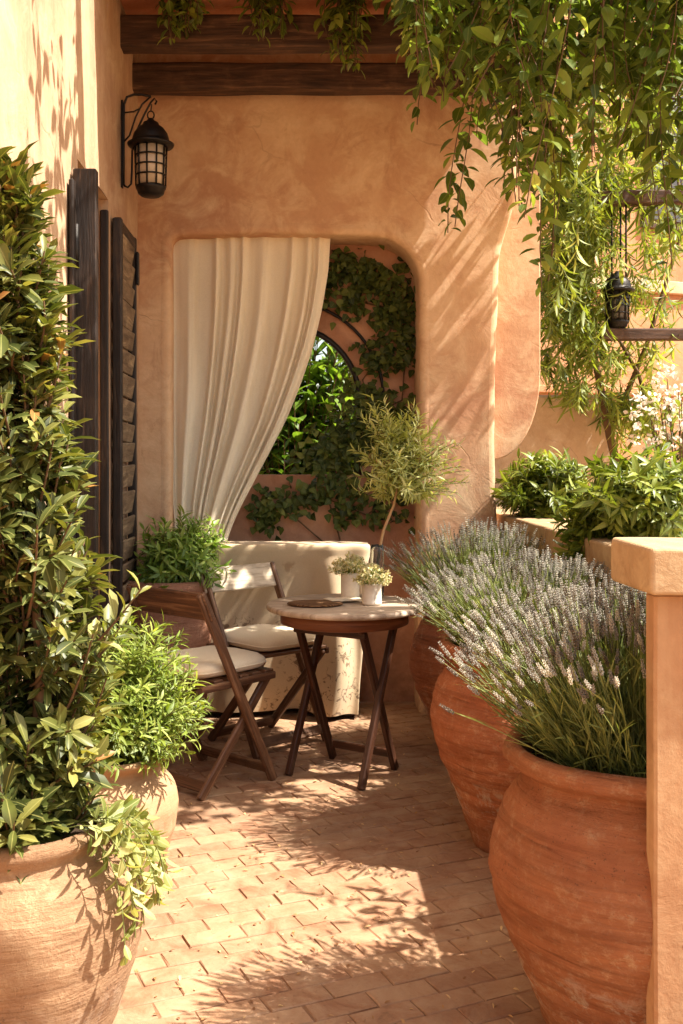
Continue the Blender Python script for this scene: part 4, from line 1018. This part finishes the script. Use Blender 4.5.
# ------------------------------------------------------------------ vines
def strands(name, label, cat, tops, bots, per_m, L, W, mat, group=None, loc=(0, 0, 0), wig=.03, shape='oval', droop=.3):
    t_ = thing(name, label, cat, loc, 0, group); lo = np.array(loc)
    P = []; T = []; Nn = []; LL = []; rr = []; paths = []
    for a_, b_ in zip(tops, bots):
        a_, b_ = np.array(a_) - lo, np.array(b_) - lo; k = 10; ph = RN.random(4) * 6.28; t = np.linspace(0, 1, k)
        path = a_ + (b_ - a_) * t[:, None] + np.stack([wig * np.sin(t * 5 + ph[0]), wig * np.sin(t * 4 + ph[1]), 0 * t], 1)
        paths.append(path); ln = np.linalg.norm(b_ - a_); n = max(3, int(ln * per_m)); az = RN.random() * 6.28; tone = RN.normal(0, .12)
        for j in range(n):
            q = (j + RN.random() * .6) / n; f = min(q, .999) * (k - 1); i = int(f); p = path[i] + (path[i + 1] - path[i]) * (f - i)
            az += 2.2 + RN.normal(0, .5); rad = np.array([math.cos(az), math.sin(az), 0])
            tt = rad * (.9 - .2 * q) + np.array([0, 0, -.35 + RN.normal(0, .32)]); nn = rad * .35 + np.array([0, -.25, 1.0]) + RN.normal(0, .35, 3)
            P.append(p + rad * .012); T.append(tt); Nn.append(nn); LL.append(L * (1 + RN.normal(0, .2)) * (1 - .35 * q ** 3)); rr.append(np.clip(.45 + tone + RN.normal(0, .2), 0, 1))
    tubes('stems', np.array(paths), .0022, M['stem'], t_, 4)
    LL = np.clip(np.array(LL), L * .4, None)
    leaves('foliage', np.array(P), np.array(T), np.array(Nn), LL, LL * W / L * (1 + RN.normal(0, .1, len(LL))), np.array(rr), mat, t_, shape, droop, .18)
    return t_
tops, bots = [], []
SIL = [(395, 30), (410, 70), (425, 96), (440, 105), (452, 110), (466, 120), (480, 150), (495, 175), (510, 200), (522, 215), (535, 235), (545, 200), (560, 175), (580, 165), (600, 170), (620, 150), (640, 175), (660, 200), (690, 240), (720, 260)]
for i in range(135):
    px = RN.uniform(404, 720); Yd = RN.uniform(3.6, 4.75)
    yb = interp(SIL, px) * (1 - .75 * RN.random() ** 1.4) - 10
    if 596 < px < 690 and RN.random() < .45: yb = min(yb, 70 + 30 * RN.random())
    b_ = at(px, yb, Yd); a_ = (b_.x + RN.normal(.10, .20), Yd + RN.normal(0, .10), 3.42 + .12 * RN.random()); tops.append(a_); bots.append(tuple(b_))
for px, yb, Yd in ((462, 228, 4.2), (458, 232, 4.24), (548, 292, 4.0), (544, 286, 4.05), (552, 270, 4.0), (665, 270, 3.9), (676, 245, 4.0), (655, 225, 4.1), (520, 205, 4.1), (428, 122, 4.1)):
    b_ = at(px, yb, Yd); tops.append((b_.x + .02, Yd, 3.45)); bots.append(tuple(b_))
for i in range(22):  # extra strands added so their leaf shadows break up the roof's shadow edge
    x_, y_ = RN.uniform(1.2, 1.9), RN.uniform(4.65, 5.35); tops.append((x_, y_, 3.55)); bots.append((x_ + RN.normal(0, .12), y_, 3.52 - RN.uniform(.2, .75)))
strands('hanging_vine', 'big cascade of broad green leaves hanging from the pergola', 'vine', tops, bots, 40, .092, .042, M['l_vine'], None, (1.1, 4.2, 3.45), .04)
vine = bpy.data.objects['hanging_vine']; mb = MB()
for k in range(9):
    p = Vector((RN.uniform(.3, 1.2), RN.uniform(3.8, 4.7), 3.5)); pts = [p.copy()]
    for j in range(9):
        p = p + Vector((RN.normal(.06, .08), RN.normal(0, .05), RN.normal(-.055, .05))); pts.append(p.copy())
    mb.tube([q - Vector((1.1, 4.2, 3.45)) for q in pts], [.009 - .0006 * j for j in range(10)], 6)
mb.build('woody_stem', M['stem'], vine)
# sprays spilling over the beam
for px, w, yb, lab in ((182, 18, 46, 'short vine spray over the beam near the wall lantern'), (268, 22, 40, 'bushy vine spray draped at the middle of the beam'), (348, 16, 72, 'longest vine spray hanging below the front beam')):
    tops, bots = [], []
    for i in range(17):
        Yd = 4.86 - .05 * RN.random(); b_ = at(px + RN.normal(0, w * .55), yb * (1 - .6 * RN.random()) if i else yb, Yd); tops.append((b_.x + RN.normal(0, .03), Yd + .02, 3.62)); bots.append(tuple(b_))
    strands('vine_spray', lab, 'vine', tops, bots, 36, .075, .032, M['l_parapet'], 'vine sprays over the beams', (float(bots[0][0]), 4.84, 3.6), .015)
# canopy lying on the pergola, above the picture: throws the dappled shade
tops, bots = [], []
for i in range(36):
    x = RN.uniform(-.35, 1.0); yy = RN.choice([2.7, 3.95, 3.3]) + RN.normal(0, .3)
    a_ = np.array([x, yy, 3.62 + .1 * RN.random()]); d = np.array([RN.normal(0, .4), RN.normal(0, .25), RN.normal(-.02, .10)])
    tops.append(tuple(a_)); bots.append(tuple(a_ + d))
strands('vine_canopy', 'loose leafy vine spread over the pergola rails overhead', 'vine', tops, bots, 40, .10, .048, M['l_vine'], None, (1.4, 3.2, 3.6), .05)

# ------------------------------------------------------------------ light, sky, camera
SUN = Vector((.68, -.13, 1.0)).normalized()
el = math.asin(SUN.z); az = math.atan2(SUN.x, SUN.y)
sl = bpy.data.lights.new('sun', 'SUN'); sl.energy = 5.0; sl.angle = R(.5); sl.color = (1.0, .93, .82)
so = link(bpy.data.objects.new('sun', sl)); so.rotation_euler = (-SUN).to_track_quat('-Z', 'Y').to_euler(); so.location = SUN * 20
w = bpy.data.worlds.new('World'); bpy.context.scene.world = w; w.use_nodes = True
nt = w.node_tree; bg = nt.nodes['Background']; sky = nt.nodes.new('ShaderNodeTexSky'); sky.sky_type = 'NISHITA'; sky.sun_disc = False
sky.sun_elevation = el; sky.sun_rotation = az; sky.air_density = 1.0; sky.dust_density = 3.0; sky.ozone_density = .3
tint = nt.nodes.new('ShaderNodeMix'); tint.data_type = 'RGBA'; tint.blend_type = 'MULTIPLY'; tint.inputs[0].default_value = 1; tint.inputs[7].default_value = (1.0, .93, .82, 1)
nt.links.new(sky.outputs[0], tint.inputs[6]); nt.links.new(tint.outputs[2], bg.inputs[0]); bg.inputs[1].default_value = .13

cam = bpy.data.cameras.new('camera'); co = link(bpy.data.objects.new('camera', cam))
co.location = (0, 0, EYE); co.rotation_euler = (R(90), 0, 0)
cam.sensor_fit = 'AUTO'; cam.sensor_width = 36; cam.lens = F / 1024 * 36
cam.shift_x = (341.5 - VX) / 1024; cam.shift_y = -(512 - VY) / 1024
cam.clip_start = .05; cam.clip_end = 800
sc = bpy.context.scene; sc.camera = co
sc.view_settings.view_transform = 'Standard'; sc.view_settings.look = 'None'; sc.view_settings.gamma = 1; sc.view_settings.use_curve_mapping = False
sc.view_settings.exposure = 1.55
sc.view_settings.use_white_balance = True; sc.view_settings.white_balance_temperature = 6500
cy = sc.cycles; cy.use_denoising = True; cy.denoiser = 'OPENIMAGEDENOISE'
cy.max_bounces = 10; cy.diffuse_bounces = 6; cy.glossy_bounces = 3; cy.transmission_bounces = 6; cy.transparent_max_bounces = 8
cy.sample_clamp_indirect = 8; cy.caustics_reflective = False; cy.caustics_refractive = False
sc.render.film_transparent = False
